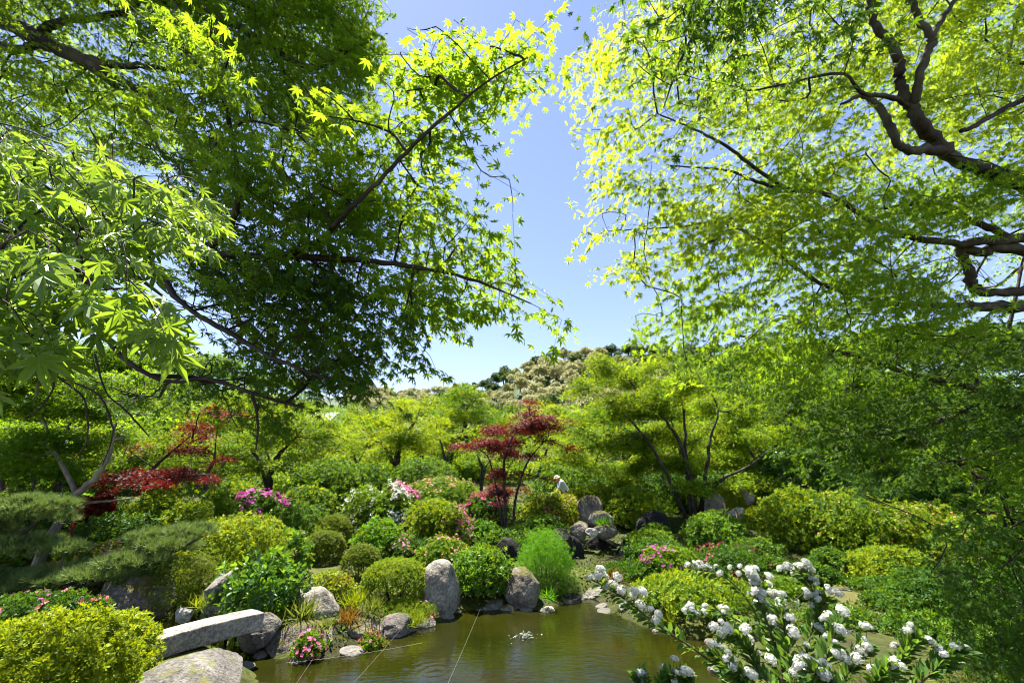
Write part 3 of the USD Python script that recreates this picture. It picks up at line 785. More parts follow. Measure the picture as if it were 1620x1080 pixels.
# top, left of the gap: the dark crown seen from below
rng = np.random.default_rng(13)
h = new("maple_tree", "dark maple crown at the top of the picture, left of the open sky", "tree", (-8.6, 4.2, 0.7))
near_tree(h, [{"p": [(-8.6, 4.2, 0.5), (-8.5, 4.2, 3.0), (-8.2, 4.1, 5.5), (-6.2, 3.2, 6.9), tuple(at(90, -120, 5.3)), tuple(at(190, -20, 5.2))], "r": [0.16, 0.15, 0.12, 0.09, 0.07, 0.055]},
              [(190, -20, 5.2, 9), (240, 0, 5.1, 8), (290, 6, 5.0, 7), (370, 40, 4.9, 6), (440, 84, 4.8, 5), (492, 106, 4.7, 4), (545, 86, 4.6, 2.5), (588, 62, 4.5, 1.5)],
              [(300, 10, 5.0, 5), (350, -4, 5.0, 4), (420, 20, 4.9, 3), (520, 30, 4.8, 2)],
              [(430, 78, 4.8, 4), (455, 130, 4.8, 3), (470, 190, 4.8, 2)]],
          [dict(poly=[(230, -120), (600, -120), (588, 30), (612, 110), (596, 150), (560, 150), (548, 215), (500, 236), (440, 230), (400, 150), (330, 80), (260, 50)], z=(4.3, 5.6), cover=2.5, leaf=0.085, k=9, lod=2, mat="maple", dir=(0.8, -0.1, -0.25), gap=0.33, seed=5, roll=0.5),
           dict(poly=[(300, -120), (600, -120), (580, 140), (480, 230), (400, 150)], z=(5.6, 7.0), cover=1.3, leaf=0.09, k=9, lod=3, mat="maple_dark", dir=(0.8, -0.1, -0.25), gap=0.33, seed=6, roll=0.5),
           dict(poly=[(535, 20), (560, 15), (600, 60), (618, 110), (560, 110), (540, 60)], z=(4.2, 4.8), cover=1.3, leaf=0.09, k=5, mat="maple", dir=(0.6, -0.2, 0.3))],
          rng, ["maple", "maple_dark"], leafparts=120, clump=5, spreadr=1.6)

# middle left: the great bough whose tips stand out against the sky
rng = np.random.default_rng(14)
h = new("maple_tree", "large green maple left of centre whose bough tips stand against the blue sky", "tree", (-5.2, 1.6, 0.55))
near_tree(h, [{"p": [(-5.2, 1.6, 0.4), (-5.1, 1.7, 1.8), tuple(at(-220, 400, 2.9)), tuple(at(-60, 380, 2.9)), tuple(at(90, 360, 2.9))], "r": [0.13, 0.11, 0.09, 0.07, 0.05]},
              [(90, 360, 2.9, 7), (215, 385, 2.8, 6), (330, 400, 2.7, 5.5), (430, 405, 2.6, 5), (500, 385, 2.5, 4.5), (545, 340, 2.3, 4), (610, 275, 2.25, 3.2), (680, 205, 2.25, 2.5), (770, 130, 2.3, 1.6), (840, 88, 2.35, 0.8)],
              [(330, 400, 2.7, 6), (372, 340, 2.6, 5), (372, 250, 2.5, 4), (350, 150, 2.4, 3), (300, 90, 2.4, 1.5)],
              [(215, 385, 2.8, 5), (290, 480, 2.6, 4.4), (370, 530, 2.5, 3.6), (430, 565, 2.4, 3), (520, 600, 2.3, 1.5)],
              [(430, 405, 2.6, 6), (540, 410, 2.55, 4.5), (640, 420, 2.5, 3.4), (740, 440, 2.45, 2.4), (840, 480, 2.4, 1.2)],
              [(90, 440, 2.6, 4.5), (190, 560, 2.5, 3.4), (260, 602, 2.5, 3), (330, 600, 2.5, 2.6), (400, 622, 2.5, 3), (480, 645, 2.5, 2)],
              [(70, 545, 2.1, 1.61), (86, 600, 2.1, 1.49), (72, 636, 2.1, 1.24), (40, 662, 2.1, 0.87)],
              [(86, 592, 2.1, 1.49), (130, 626, 2.1, 1.36), (138, 660, 2.1, 1.18), (136, 700, 2.1, 0.93), (110, 735, 2.1, 0.74)],
              [(90, 596, 2.1, 1.61), (150, 620, 2.1, 1.49), (172, 655, 2.1, 1.36), (178, 690, 2.1, 1.12), (162, 735, 2.1, 0.74)],
              [(150, 560, 2.2, 1.49), (168, 620, 2.2, 1.24), (200, 650, 2.2, 1.49), (236, 690, 2.2, 0.74)],
              [(400, 622, 2.5, 2.6), (408, 670, 2.5, 2), (405, 712, 2.5, 1)]],
          [dict(poly=[(430, 395), (520, 330), (560, 260), (620, 190), (640, 140), (700, 90), (770, 62), (880, 68), (850, 110), (838, 160), (800, 200), (722, 226), (708, 280), (690, 300), (640, 350), (560, 400)], z=(2.3, 3.1), cover=2.3, leaf=0.08, k=7, mat="maple", dir=(0.8, -0.1, 0.15), gap=0.33, seed=7, roll=0.45),
           dict(poly=[(395, 340), (560, 320), (700, 310), (812, 342), (795, 380), (775, 400), (840, 450), (884, 512), (800, 492), (725, 565), (690, 568), (640, 480), (620, 540), (540, 560), (430, 520), (380, 430)], z=(2.3, 3.2), cover=2.5, leaf=0.08, k=7, mat="maple", dir=(0.8, -0.2, -0.35), gap=0.34, seed=8, droop=(0.15, 0.9), roll=0.4),
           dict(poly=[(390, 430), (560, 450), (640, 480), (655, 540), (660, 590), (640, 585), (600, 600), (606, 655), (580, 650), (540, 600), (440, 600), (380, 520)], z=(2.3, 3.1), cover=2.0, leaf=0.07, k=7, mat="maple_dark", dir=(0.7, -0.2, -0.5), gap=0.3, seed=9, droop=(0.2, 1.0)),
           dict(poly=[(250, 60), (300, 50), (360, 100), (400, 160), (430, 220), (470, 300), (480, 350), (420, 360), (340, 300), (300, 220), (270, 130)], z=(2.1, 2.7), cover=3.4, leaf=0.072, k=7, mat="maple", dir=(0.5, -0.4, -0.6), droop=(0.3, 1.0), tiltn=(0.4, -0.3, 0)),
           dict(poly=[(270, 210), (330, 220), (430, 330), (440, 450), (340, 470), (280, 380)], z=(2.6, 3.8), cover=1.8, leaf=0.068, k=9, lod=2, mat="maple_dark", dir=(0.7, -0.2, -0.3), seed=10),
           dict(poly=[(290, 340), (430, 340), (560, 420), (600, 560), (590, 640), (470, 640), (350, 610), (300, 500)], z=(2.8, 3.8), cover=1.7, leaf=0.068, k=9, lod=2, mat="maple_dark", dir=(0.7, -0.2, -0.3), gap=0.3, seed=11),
           dict(poly=[(560, 130), (620, 190), (600, 260), (540, 320), (470, 350), (450, 260), (500, 200)], z=(2.2, 3.0), cover=2.2, leaf=0.068, k=7, mat="maple", dir=(0.6, -0.2, -0.1), gap=0.33, seed=12),
           dict(poly=[(330, 560), (600, 560), (610, 660), (560, 640), (520, 690), (470, 660), (430, 700), (400, 650), (340, 640)], z=(2.6, 3.6), cover=1.3, leaf=0.07, k=7, mat="maple_dark", dir=(0.7, -0.2, -0.5), gap=0.4, seed=31, droop=(0.3, 1.1)),
           dict(poly=[(150, 590), (330, 600), (420, 660), (330, 660), (180, 650)], z=(3.0, 4.2), cover=1.0, leaf=0.068, k=9, lod=2, mat="maple_dark", dir=(0.7, -0.2, -0.3), gap=0.42, seed=13)],
          rng, ["maple", "maple_dark"], leafparts=300, density=2.0, clump=4, spreadr=1.3)

# right: the big maple with heavy limbs
rng = np.random.default_rng(15)
h = new("maple_tree", "big right hand maple with thick crooked limbs and a bright yellow green canopy", "tree", (6.9, 3.2, 0.7))
T = [tuple(at(1760, 420, 4.3)), tuple(at(1720, 330, 4.2))]
near_tree(h, [{"p": [(6.9, 3.2, 0.5), (6.8, 3.3, 1.9), T[0], T[1]], "r": [0.26, 0.22, 0.18, 0.15]},
              [(1720, 330, 4.2, 19.2), (1650, 300, 4.1, 16.0), (1610, 285, 4.0, 13.6), (1545, 268, 3.9, 9.4), (1490, 240, 3.6, 8.2), (1440, 236, 3.5, 6.8), (1418, 224, 3.5, 6.0), (1398, 182, 3.5, 5.3), (1368, 152, 3.5, 3.7), (1330, 165, 3.5, 1.5)],
              [(1500, 245, 3.6, 9.7), (1478, 222, 3.6, 9.0), (1455, 192, 3.5, 9.0), (1438, 165, 3.5, 8.2), (1424, 130, 3.5, 6.8), (1422, 95, 3.5, 6.8), (1405, 65, 3.5, 6.8), (1382, 35, 3.5, 6.0), (1374, -10, 3.5, 5.3), (1360, -70, 3.5, 3.7)],
              [(1446, 172, 3.5, 7.5), (1452, 130, 3.4, 6.0), (1470, 80, 3.4, 6.0), (1474, 58, 3.4, 5.6), (1452, 25, 3.4, 4.9), (1440, -15, 3.4, 4.5), (1430, -80, 3.4, 3.0)],
              [(1474, 58, 3.4, 3.7), (1494, 25, 3.4, 3.4), (1515, -5, 3.4, 3.0), (1540, -50, 3.4, 2.2)],
              [(1440, 168, 3.5, 3.7), (1400, 152, 3.4, 3.4), (1365, 148, 3.4, 3.0), (1335, 118, 3.3, 2.5), (1280, 124, 3.6, 1.7), (1235, 138, 3.5, 1.1)],
              [(1760, 420, 4.3, 14.4), (1690, 378, 4.2, 11.2), (1600, 380, 4.0, 8.0), (1520, 384, 3.9, 5.8), (1440, 376, 3.8, 4.7), (1370, 345, 3.7, 4.0), (1310, 308, 3.6, 3.6), (1245, 300, 3.5, 2.9), (1190, 285, 3.4, 2.4), (1150, 270, 3.4, 1.9), (1060, 262, 3.3, 1.0)],
              [(1245, 300, 3.5, 2.9), (1200, 270, 3.5, 2.6), (1150, 232, 3.4, 2.2), (1100, 205, 3.4, 1.7), (1040, 180, 3.4, 1.0)],
              [(1600, 380, 4.0, 6.4), (1540, 350, 4.0, 4.8), (1480, 320, 4.0, 3.2), (1400, 330, 3.9, 2.2)],
              [(1690, 378, 4.2, 9.6), (1650, 400, 4.1, 8.8), (1580, 392, 4.0, 7.2), (1555, 400, 4.0, 7.2), (1515, 392, 4.0, 6.4)],
              [(1515, 392, 4.0, 6.4), (1530, 420, 4.0, 7.2), (1540, 452, 4.0, 8.0), (1570, 462, 4.0, 6.4), (1640, 455, 4.1, 7.2), (1740, 430, 4.2, 8.0)],
              [(1750, 470, 4.2, 12.8), (1640, 484, 4.1, 8.8), (1560, 484, 4.0, 7.2), (1500, 482, 3.9, 5.0), (1400, 478, 3.8, 3.6), (1300, 450, 3.6, 2.9), (1200, 380, 3.5, 2.4), (1140, 352, 3.4, 2.2), (1080, 358, 3.3, 1.4), (960, 366, 3.2, 0.7)],
              [(1625, 154, 3.6, 3.7), (1575, 180, 3.6, 3.7), (1540, 200, 3.5, 3.4), (1520, 208, 3.5, 3.0)],
              [(1760, 120, 4.1, 6.4), (1625, 154, 3.6, 3.7)], [(1720, 330, 4.2, 8.0), (1770, 220, 4.1, 7.2), (1760, 120, 4.1, 6.4)],
              [(1360, -70, 3.5, 3.7), (1240, -90, 3.0, 3.6), (1165, -50, 2.6, 4), (1110, 30, 2.4, 3), (1075, 100, 2.3, 2), (1050, 170, 2.25, 1)]],
          [dict(poly=[(974, 40), (1004, 5), (1100, -140), (1760, -140), (1760, 200), (1620, 240), (1500, 230), (1420, 300), (1300, 300), (1180, 260), (1100, 200), (1040, 200), (1009, 160), (984, 110), (929, 160), (902, 130), (929, 85)], z=(3.6, 5.2), cover=1.6, leaf=0.08, k=9, lod=2, droop=(0.25, 1.15), roll=0.6, mat="maple_yellow", dir=(-0.8, 0.1, -0.28), gap=0.41, gscale=0.02, seed=14),
           dict(poly=[(934, 205), (984, 190), (1040, 200), (1180, 250), (1300, 300), (1300, 420), (1200, 400), (1180, 360), (1120, 340), (1024, 300), (934, 310), (874, 270), (929, 262), (939, 240)], z=(2.9, 3.8), cover=1.7, leaf=0.08, k=9, lod=2, droop=(0.25, 1.15), roll=0.6, mat="maple_yellow", dir=(-0.9, 0.0, -0.2), gap=0.38, gscale=0.018, seed=15),
           dict(poly=[(1180, 270), (1400, 260), (1620, 250), (1760, 200), (1760, 330), (1560, 350), (1500, 360), (1480, 450), (1300, 470), (1100, 430), (1080, 390), (1180, 400)], z=(3.2, 5.0), cover=2.0, leaf=0.08, k=9, lod=2, droop=(0.25, 1.15), roll=0.6, mat="maple", dir=(-0.8, 0.0, -0.3), gap=0.38, gscale=0.014, seed=16),
           dict(poly=[(904, 372), (964, 360), (1040, 340), (1140, 350), (1200, 400), (1180, 470), (1090, 440), (1040, 460), (1009, 470), (984, 430), (954, 410), (949, 388)], z=(2.8, 3.6), cover=1.7, leaf=0.08, k=9, lod=2, droop=(0.25, 1.15), roll=0.6, mat="maple_yellow", dir=(-0.9, -0.1, -0.25), gap=0.38, seed=17),
           dict(poly=[(1024, 460), (1100, 430), (1300, 450), (1480, 440), (1500, 520), (1400, 590), (1250, 600), (1120, 570), (1040, 550), (1002, 530), (1010, 505)], z=(2.9, 4.6), cover=2.2, leaf=0.08, k=9, lod=2, droop=(0.25, 1.15), roll=0.6, mat="maple", dir=(-0.85, 0.0, -0.3), gap=0.32, seed=18),
           dict(poly=[(974, 60), (1024, -60), (1230, -80), (1240, 60), (1180, 120), (1130, 130), (1120, 215), (1070, 225), (1040, 200), (1010, 190), (1009, 110)], z=(2.0, 2.6), cover=1.5, leaf=0.066, k=7, mat="maple_dark", dir=(-0.5, -0.2, -0.6), gap=0.38, seed=19, droop=(0.3, 1.2)),
           dict(poly=[(1250, 40), (1330, 20), (1370, 110), (1340, 125), (1290, 90)], z=(2.4, 2.8), cover=1.6, leaf=0.066, k=7, mat="maple_dark", dir=(-0.5, -0.2, -0.6), seed=20, droop=(0.3, 1.2)),
           dict(poly=[(1240, -140), (1900, -140), (2000, 300), (1760, 420), (1620, 250), (1500, 100)], z=(4.6, 6.5), cover=0.7, leaf=0.085, k=9, lod=3, mat="maple", dir=(-0.5, 0.3, -0.3), gap=0.38, seed=21)],
          rng, ["maple", "maple_dark", "maple_yellow"], leafparts=150, density=2.6, clump=7, spreadr=2.0)

# right: shaded skirts of the maple beside it
rng = np.random.default_rng(16)
h = new("maple_tree", "shaded maple low on the right, its layered skirts hanging over the azaleas", "tree", (7.6, 5.6, 0.75))
near_tree(h, [{"p": [(7.6, 5.6, 0.5), (7.5, 5.5, 2.0), (7.2, 5.2, 3.2), tuple(at(1700, 620, 5.0))], "r": [0.17, 0.15, 0.12, 0.08]},
              [(1700, 620, 5.0, 10), (1600, 640, 4.8, 7), (1530, 610, 4.7, 5.5), (1450, 596, 4.6, 4.5), (1380, 570, 4.5, 3.4), (1310, 552, 4.4, 3), (1230, 540, 4.3, 2.2), (1130, 525, 4.2, 1.4)],
              [(1700, 620, 5.0, 8), (1560, 640, 4.6, 4.4), (1480, 668, 4.5, 3.6), (1440, 680, 4.5, 2.8), (1380, 690, 4.4, 1.5)],
              [(1700, 620, 5.0, 8), (1640, 700, 4.6, 4), (1560, 720, 4.4, 3), (1500, 730, 4.3, 1.5)]],
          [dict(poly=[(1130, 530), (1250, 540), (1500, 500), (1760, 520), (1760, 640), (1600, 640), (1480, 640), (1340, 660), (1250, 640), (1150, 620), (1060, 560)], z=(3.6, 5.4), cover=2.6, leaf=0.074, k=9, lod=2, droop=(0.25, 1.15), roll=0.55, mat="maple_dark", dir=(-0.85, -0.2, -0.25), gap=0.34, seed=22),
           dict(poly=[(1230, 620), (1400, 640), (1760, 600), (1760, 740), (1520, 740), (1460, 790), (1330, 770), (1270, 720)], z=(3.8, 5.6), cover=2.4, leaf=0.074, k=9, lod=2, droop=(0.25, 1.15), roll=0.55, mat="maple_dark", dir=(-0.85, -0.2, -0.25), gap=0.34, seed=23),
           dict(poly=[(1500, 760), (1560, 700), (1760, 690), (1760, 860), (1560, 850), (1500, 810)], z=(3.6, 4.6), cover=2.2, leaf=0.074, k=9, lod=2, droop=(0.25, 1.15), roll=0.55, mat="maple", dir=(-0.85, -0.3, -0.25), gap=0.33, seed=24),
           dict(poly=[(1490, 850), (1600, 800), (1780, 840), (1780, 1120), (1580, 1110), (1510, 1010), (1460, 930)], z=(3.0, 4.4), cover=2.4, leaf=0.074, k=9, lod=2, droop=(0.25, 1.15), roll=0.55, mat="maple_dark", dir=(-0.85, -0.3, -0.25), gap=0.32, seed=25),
           dict(poly=[(1100, 120), (1500, 60), (1900, 100), (2000, 500), (1500, 480), (1250, 450)], z=(6.2, 8.0), cover=0.5, leaf=0.10, k=9, lod=3, mat="maple", dir=(-0.5, 0.3, -0.3), gap=0.3, seed=26)],
          rng, ["maple", "maple_dark"], leafparts=100, density=1.8, clump=7)
# ---------------------------------------------------------------- stones, bridge, steps
R_ = boulder
R_("boulder", "tall pale grey boulder standing in the pond right of the round shrub", 698, 940, 66, 102, 8.45, "rock", 25, tilt=-0.15, deep=0.9, rough=0.16, block=0.88)
R_("boulder", "grey pointed boulder with a mossy flank on the islet behind the pink blossoms", 492, 966, 92, 74, 7.35, "rock", 22, deep=0.8)
R_("boulder", "low mossy boulder mound at the water on the left tip of the islet", 478, 1020, 132, 72, 6.95, "rock_moss", 23, deep=0.7)
R_("boulder", "brown mossy ledge stone beside the low mound, under the dead grass", 566, 1002, 84, 62, 7.3, "rock_moss", 24, deep=0.7)
R_("boulder", "dark grey flat stone at the water on the right of the islet", 628, 994, 66, 44, 7.55, "rock_dark", 25, deep=0.9)
R_("boulder", "moss capped boulder at the far shore below the feathery green shrub", 830, 934, 66, 68, 8.95, "rock_moss", 26)
R_("boulder", "upright pointed grey stone behind the far end of the stone bridge", 352, 946, 62, 92, 7.3, "rock", 27, rough=0.1, tilt=0.2)
R_("boulder", "broad lichened rock outcrop under the spreading pine bough", 212, 944, 124, 88, 7.5, "rock_moss", 28, deep=0.7)
R_("boulder", "small white stone at the inlet between the outcrop and the bridge", 291, 972, 28, 24, 7.1, "rock_white", 29)
R_("boulder", "large flat grey stone at the bottom edge left of the water", 292, 1082, 176, 84, 4.95, "rock_dark", 31, deep=1.1, rough=0.08, cuts=14)
R_("boulder", "mossy block under the stone bridge", 306, 1034, 56, 36, 6.3, "rock_moss", 32)
R_("boulder", "dark stone that carries the far end of the stone bridge", 412, 1000, 62, 56, 6.7, "rock_dark", 33)
R_("stone_slab", "flat pale grey slab on the right bank behind the white blossoms", 1342, 958, 110, 38, 8.0, "rock_moss", 34, "stone slab", deep=0.9, rough=0.08, cuts=12)
R_("boulder", "brown stone at the right end of the pale slab", 1396, 958, 46, 48, 8.1, "rock_moss", 35)
R_("boulder", "low pale stone at the waterline under the bright azalea on the right shore", 1108, 1000, 64, 26, 7.55, "rock_white", 36)
R_("boulder", "dark low shore stone right of the pale waterline stone", 1168, 1012, 60, 34, 7.2, "rock_dark", 37)
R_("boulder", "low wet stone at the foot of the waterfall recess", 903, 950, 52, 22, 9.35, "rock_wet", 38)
R_("boulder", "grey shore stone under the tip of the white blossom branch", 944, 944, 50, 34, 9.7, "rock_dark", 39)
R_("boulder", "tiny wet stone poking out of the water by the feathery shrub", 868, 964, 22, 10, 8.75, "rock_white", 40)
R_("boulder", "small shore stone left of the moss capped boulder", 784, 957, 34, 20, 8.9, "rock_dark", 41)
R_("boulder", "craggy pinkish grey rock above the waterfall recess", 934, 806, 40, 50, 13.4, "rock_moss", 42, deep=0.8)
R_("boulder", "second craggy rock below the pinkish one", 948, 826, 46, 36, 13.0, "rock_moss", 43)
R_("boulder", "round tan stone on the lip of the waterfall recess", 916, 838, 32, 30, 12.2, "rock_moss", 44)
R_("boulder", "moss topped stone on the lip, right of the round tan stone", 958, 842, 42, 28, 12.2, "rock_moss", 45)
R_("boulder", "pale chip of stone between the two lip stones", 936, 842, 20, 14, 12.0, "rock_white", 46)
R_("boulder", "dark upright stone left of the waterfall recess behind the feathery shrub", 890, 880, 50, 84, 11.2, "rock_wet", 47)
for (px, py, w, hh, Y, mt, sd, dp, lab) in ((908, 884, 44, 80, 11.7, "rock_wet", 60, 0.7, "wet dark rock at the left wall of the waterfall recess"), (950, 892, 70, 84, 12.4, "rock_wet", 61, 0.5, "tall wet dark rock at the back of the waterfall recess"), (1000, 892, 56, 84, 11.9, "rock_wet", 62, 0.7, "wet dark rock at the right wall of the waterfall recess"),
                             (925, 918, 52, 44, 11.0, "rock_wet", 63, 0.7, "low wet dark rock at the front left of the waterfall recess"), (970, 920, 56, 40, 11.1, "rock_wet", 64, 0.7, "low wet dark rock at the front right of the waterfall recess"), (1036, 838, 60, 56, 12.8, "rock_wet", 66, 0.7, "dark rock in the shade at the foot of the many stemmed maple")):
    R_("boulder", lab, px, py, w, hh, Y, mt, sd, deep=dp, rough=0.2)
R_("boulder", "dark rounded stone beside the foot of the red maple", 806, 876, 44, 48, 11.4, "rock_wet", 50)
R_("stone_slab", "leaning grey stone slab right of the many stemmed maple", 1131, 802, 34, 46, 14.6, "rock_moss", 51, "stone slab", deep=0.4, rough=0.06, tilt=0.3)
R_("boulder", "white stone left of the round glossy shrub", 1181, 784, 26, 30, 15.2, "rock_white", 52)
R_("stone_slab", "short pale slab behind the two wooden stakes", 1168, 812, 34, 20, 14.4, "rock_white", 53, "stone slab", deep=0.6)
for (px, py, w, hh, Y, lab) in ((556, 848, 30, 18, 13.4, "topmost of the three dark stone steps between the clipped shrubs"), (561, 860, 30, 18, 12.9, "middle one of the three dark stone steps between the clipped shrubs"),
                                (556, 874, 28, 20, 12.4, "lowest of the three dark stone steps between the clipped shrubs")):
    R_("stone_step", lab, px, py, w, hh, Y, "rock_dark", int(py), "step", rough=0.06, cuts=12, level=3)
for (px, py, w, Y, lab) in ((1226, 876, 30, 9.7, "pale flat stepping stone on the mossy lawn, left of the azalea bank"), (1352, 905, 32, 9.0, "lichened stepping stone at the edge of the mossy lawn by the bright low azalea"), (1330, 926, 26, 8.6, "flat stepping stone nearest the pale slab")):
    p = at_y(np.array(float(px)), np.array(float(py)), Y)
    v, f = rock_mesh(int(px), 3, 10, 0.06)
    w_ = w / 2 * depth(p) / F
    g = float(land(p[0], p[1]))
    m = part(None, "stepping_stone", (v * [w_, w_ * 0.8, 0.08] + [p[0], p[1], g + 0.03], f), MAT["rock_moss"], smooth=38)
    tag(m, lab, "stepping stone")

rng = np.random.default_rng(41)
ex = np.array(POND.exterior.coords)
L_ = POND.exterior.length
k = 0
for t in np.linspace(0, L_, 90):
    q = POND.exterior.interpolate(float((t + rng.uniform(-0.1, 0.1)) % L_))
    x, y = q.x, q.y
    px, py, zc = pixel(np.array([x, y, 0.03]))
    if y < 5.9 or not (330 < px < 1150) or py > 1070 or rng.random() < 0.45:
        continue
    s = rng.uniform(0.05, 0.15)
    v, f = rock_mesh(300 + k, 3, 9, 0.16)
    v = v * [s * rng.uniform(0.9, 1.5), s * rng.uniform(0.8, 1.2), s * rng.uniform(0.5, 0.9)]
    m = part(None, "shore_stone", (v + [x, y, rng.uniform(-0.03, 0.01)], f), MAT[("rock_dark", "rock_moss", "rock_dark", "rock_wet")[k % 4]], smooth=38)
    tag(m, "small stone edging the pond at the waterline", "stone", "small stones edging the pond")
    k += 1

# the bridge: one long arched slab of stone
A, B = at_z(np.array(190.0), np.array(1024.0), 0.52), at_z(np.array(408.0), np.array(966.0), 0.56)
n1, n2 = 40, 9
ax_ = unit(B - A); sd = np.array([ax_[1], -ax_[0], 0.0])
ring = [(-0.17, 0.0), (-0.08, 0.008), (0.0, 0.01), (0.08, 0.008), (0.16, 0.004), (0.172, -0.012), (0.176, -0.10), (0.17, -0.19), (0.15, -0.205), (0.0, -0.20), (-0.15, -0.205), (-0.17, -0.185), (-0.175, -0.015)]
vs = []
for t in np.linspace(0, 1, n1):
    c = A + (B - A) * t + UP * 0.03 * (1 - (2 * t - 1) ** 2)
    for (s, z) in ring:
        vs.append(c + sd * s + UP * z)
vs = np.array(vs); k = len(ring)
vs += 0.02 * (meshkit.fbm(vs * 6, 3, 2) - 0.5)[:, None] * np.array([1, 1, 1.0])
i, j = np.meshgrid(np.arange(n1 - 1), np.arange(k), indexing="ij")
q = np.stack([i * k + j, i * k + (j + 1) % k, (i + 1) * k + (j + 1) % k, (i + 1) * k + j], -1).reshape(-1, 4)
fs = np.vstack([q[:, [0, 2, 1]], q[:, [0, 3, 2]], [[0, a, a + 1] for a in range(1, k - 1)], [[(n1 - 1) * k, (n1 - 1) * k + a + 1, (n1 - 1) * k + a] for a in range(1, k - 1)]])
MAT["bridge"] = rock_look("bridge_stone", (0.14, 0.13, 0.12), (0.26, 0.24, 0.21), (0.40, 0.375, 0.33), moss=0.02)
tag(part(None, "stone_bridge", (vs, fs), MAT["bridge"], smooth=35), "slightly arched grey stone slab bridge over the inlet", "bridge")

# two stakes by the leaning slab
MAT["wood"] = plain("weathered_wood", (0.20, 0.14, 0.085), 0.85, 0.2)
for (x0, y0, x1, y1, lab) in ((1146, 796, 1153, 830, "left one of the two thin wooden stakes right of the leaning slab"), (1164, 806, 1169, 836, "right one of the two thin wooden stakes right of the leaning slab")):
    a, b = at_y(np.array(float(x0)), np.array(float(y0)), 14.1), at_y(np.array(float(x1)), np.array(float(y1)), 13.9)
    b[2] = float(land(b[0], b[1])) - 0.05
    m = part(None, "wooden_stake", tube(spline([b, (a + b) / 2 + [0.006, 0, 0], a, a + (a - b) * 0.02], 3), np.append(np.linspace(0.03, 0.026, 9), 0.012)[:10], 7, 0.15), MAT["wood"], smooth=40)
    tag(m, lab, "stake")
# ---------------------------------------------------------------- trees in the middle distance
maple("maple_tree", "dark red maple with layered pads in the middle of the garden", 14.0,
      [[(800, 852, 0.06), (799, 790, 0.05), (797, 740, 0.04), (806, 700, 0.03), (838, 655, 0.012)], [(808, 852, 0.05), (818, 780, 0.035), (835, 730, 0.025), (868, 690, 0.012)], [(800, 852, 0.045), (785, 770, 0.03), (770, 720, 0.02), (740, 704, 0.01)]],
      [(840, 637, 17, 5), (836, 652, 27, 7), (862, 668, 46, 10), (800, 678, 38, 12), (786, 700, 42, 12), (738, 703, 27, 6), (870, 692, 28, 6), (822, 716, 36, 9), (800, 748, 34, 8), (905, 706, 16, 5), (846, 676, 34, 9), (790, 774, 40, 9), (862, 755, 18, 4)],
      mat="maple_red", leaf=0.06, per=4.5, ysp=0.9, flat=0.18, seed=1, sub=10, bark="bark")
maple("maple_tree", "red maple on the left whose crimson layers show between the green boughs", 11.0,
      [[(236, 806, 0.07), (230, 772, 0.055), (245, 740, 0.04), (300, 690, 0.02)], [(236, 806, 0.05), (270, 765, 0.03), (330, 750, 0.012)]],
      [(345, 650, 42, 9), (308, 672, 42, 13), (332, 692, 40, 7), (214, 706, 40, 12), (290, 708, 56, 8), (222, 752, 62, 9), (292, 744, 62, 11), (338, 756, 44, 7), (352, 730, 22, 6), (250, 766, 50, 7)],
      mat="maple_scarlet", leaf=0.06, per=1.7, ysp=0.8, flat=0.16, seed=2)
maple("maple_tree", "many stemmed green maple right of the middle, spreading over the rocks", 15.0,
      [[(1100, 846, 0.13), (1098, 795, 0.10), (1088, 740, 0.075), (1070, 690, 0.06), (1040, 650, 0.045), (1004, 612, 0.03), (985, 588, 0.012)], [(1102, 846, 0.09), (1118, 742, 0.06), (1124, 692, 0.045), (1136, 650, 0.03), (1118, 606, 0.012)],
       [(1104, 846, 0.09), (1122, 785, 0.07), (1142, 758, 0.055), (1188, 735, 0.03), (1232, 700, 0.012)], [(1096, 846, 0.08), (1062, 765, 0.06), (1030, 705, 0.045), (985, 652, 0.03), (940, 618, 0.012)], [(1094, 846, 0.08), (1085, 705, 0.05), (1080, 642, 0.03), (1062, 596, 0.012)]],
      [(962, 580, 50, 18), (1000, 598, 50, 24), (930, 608, 45, 18), (1040, 636, 60, 27), (980, 648, 60, 24), (1090, 606, 50, 24), (1130, 636, 50, 24), (1060, 686, 62, 24), (930, 660, 40, 18), (1150, 690, 56, 22), (1180, 650, 50, 22), (1000, 700, 56, 21), (912, 722, 46, 16),
       (888, 702, 40, 15), (1212, 690, 46, 18), (952, 742, 46, 14), (1030, 580, 34, 15), (1090, 730, 60, 15), (1000, 760, 50, 14), (1030, 800, 46, 14), (1160, 735, 46, 15), (1085, 570, 40, 15), (1010, 735, 60, 16), (1100, 768, 50, 12), (950, 700, 50, 14), (1180, 760, 50, 12), (1060, 650, 40, 16)],
      mat="far_green", mat2="far_yellow", share2=0.5, leaf=0.075, per=2.6, ysp=2.2, flat=0.32, seed=3, sub=8, spread=0.6)
maple("maple_tree", "bright yellow green maple with a single dark trunk left of the red one", 25.0,
      [[(627, 775, 0.26), (627, 735, 0.2), (632, 705, 0.15), (655, 670, 0.08), (665, 645, 0.03)], [(627, 735, 0.12), (600, 700, 0.08), (575, 690, 0.03)]],
      [(620, 655, 46, 11), (590, 680, 36, 9), (662, 664, 42, 11), (640, 690, 60, 12), (576, 712, 40, 9), (682, 700, 36, 11), (600, 722, 42, 8), (656, 638, 40, 10), (630, 708, 50, 9), (690, 680, 30, 9)],
      mat="far_yellow", mat2="far_green", share2=0.25, leaf=0.13, per=2.6, ysp=1.6, flat=0.18, seed=4, rtip=0.012)
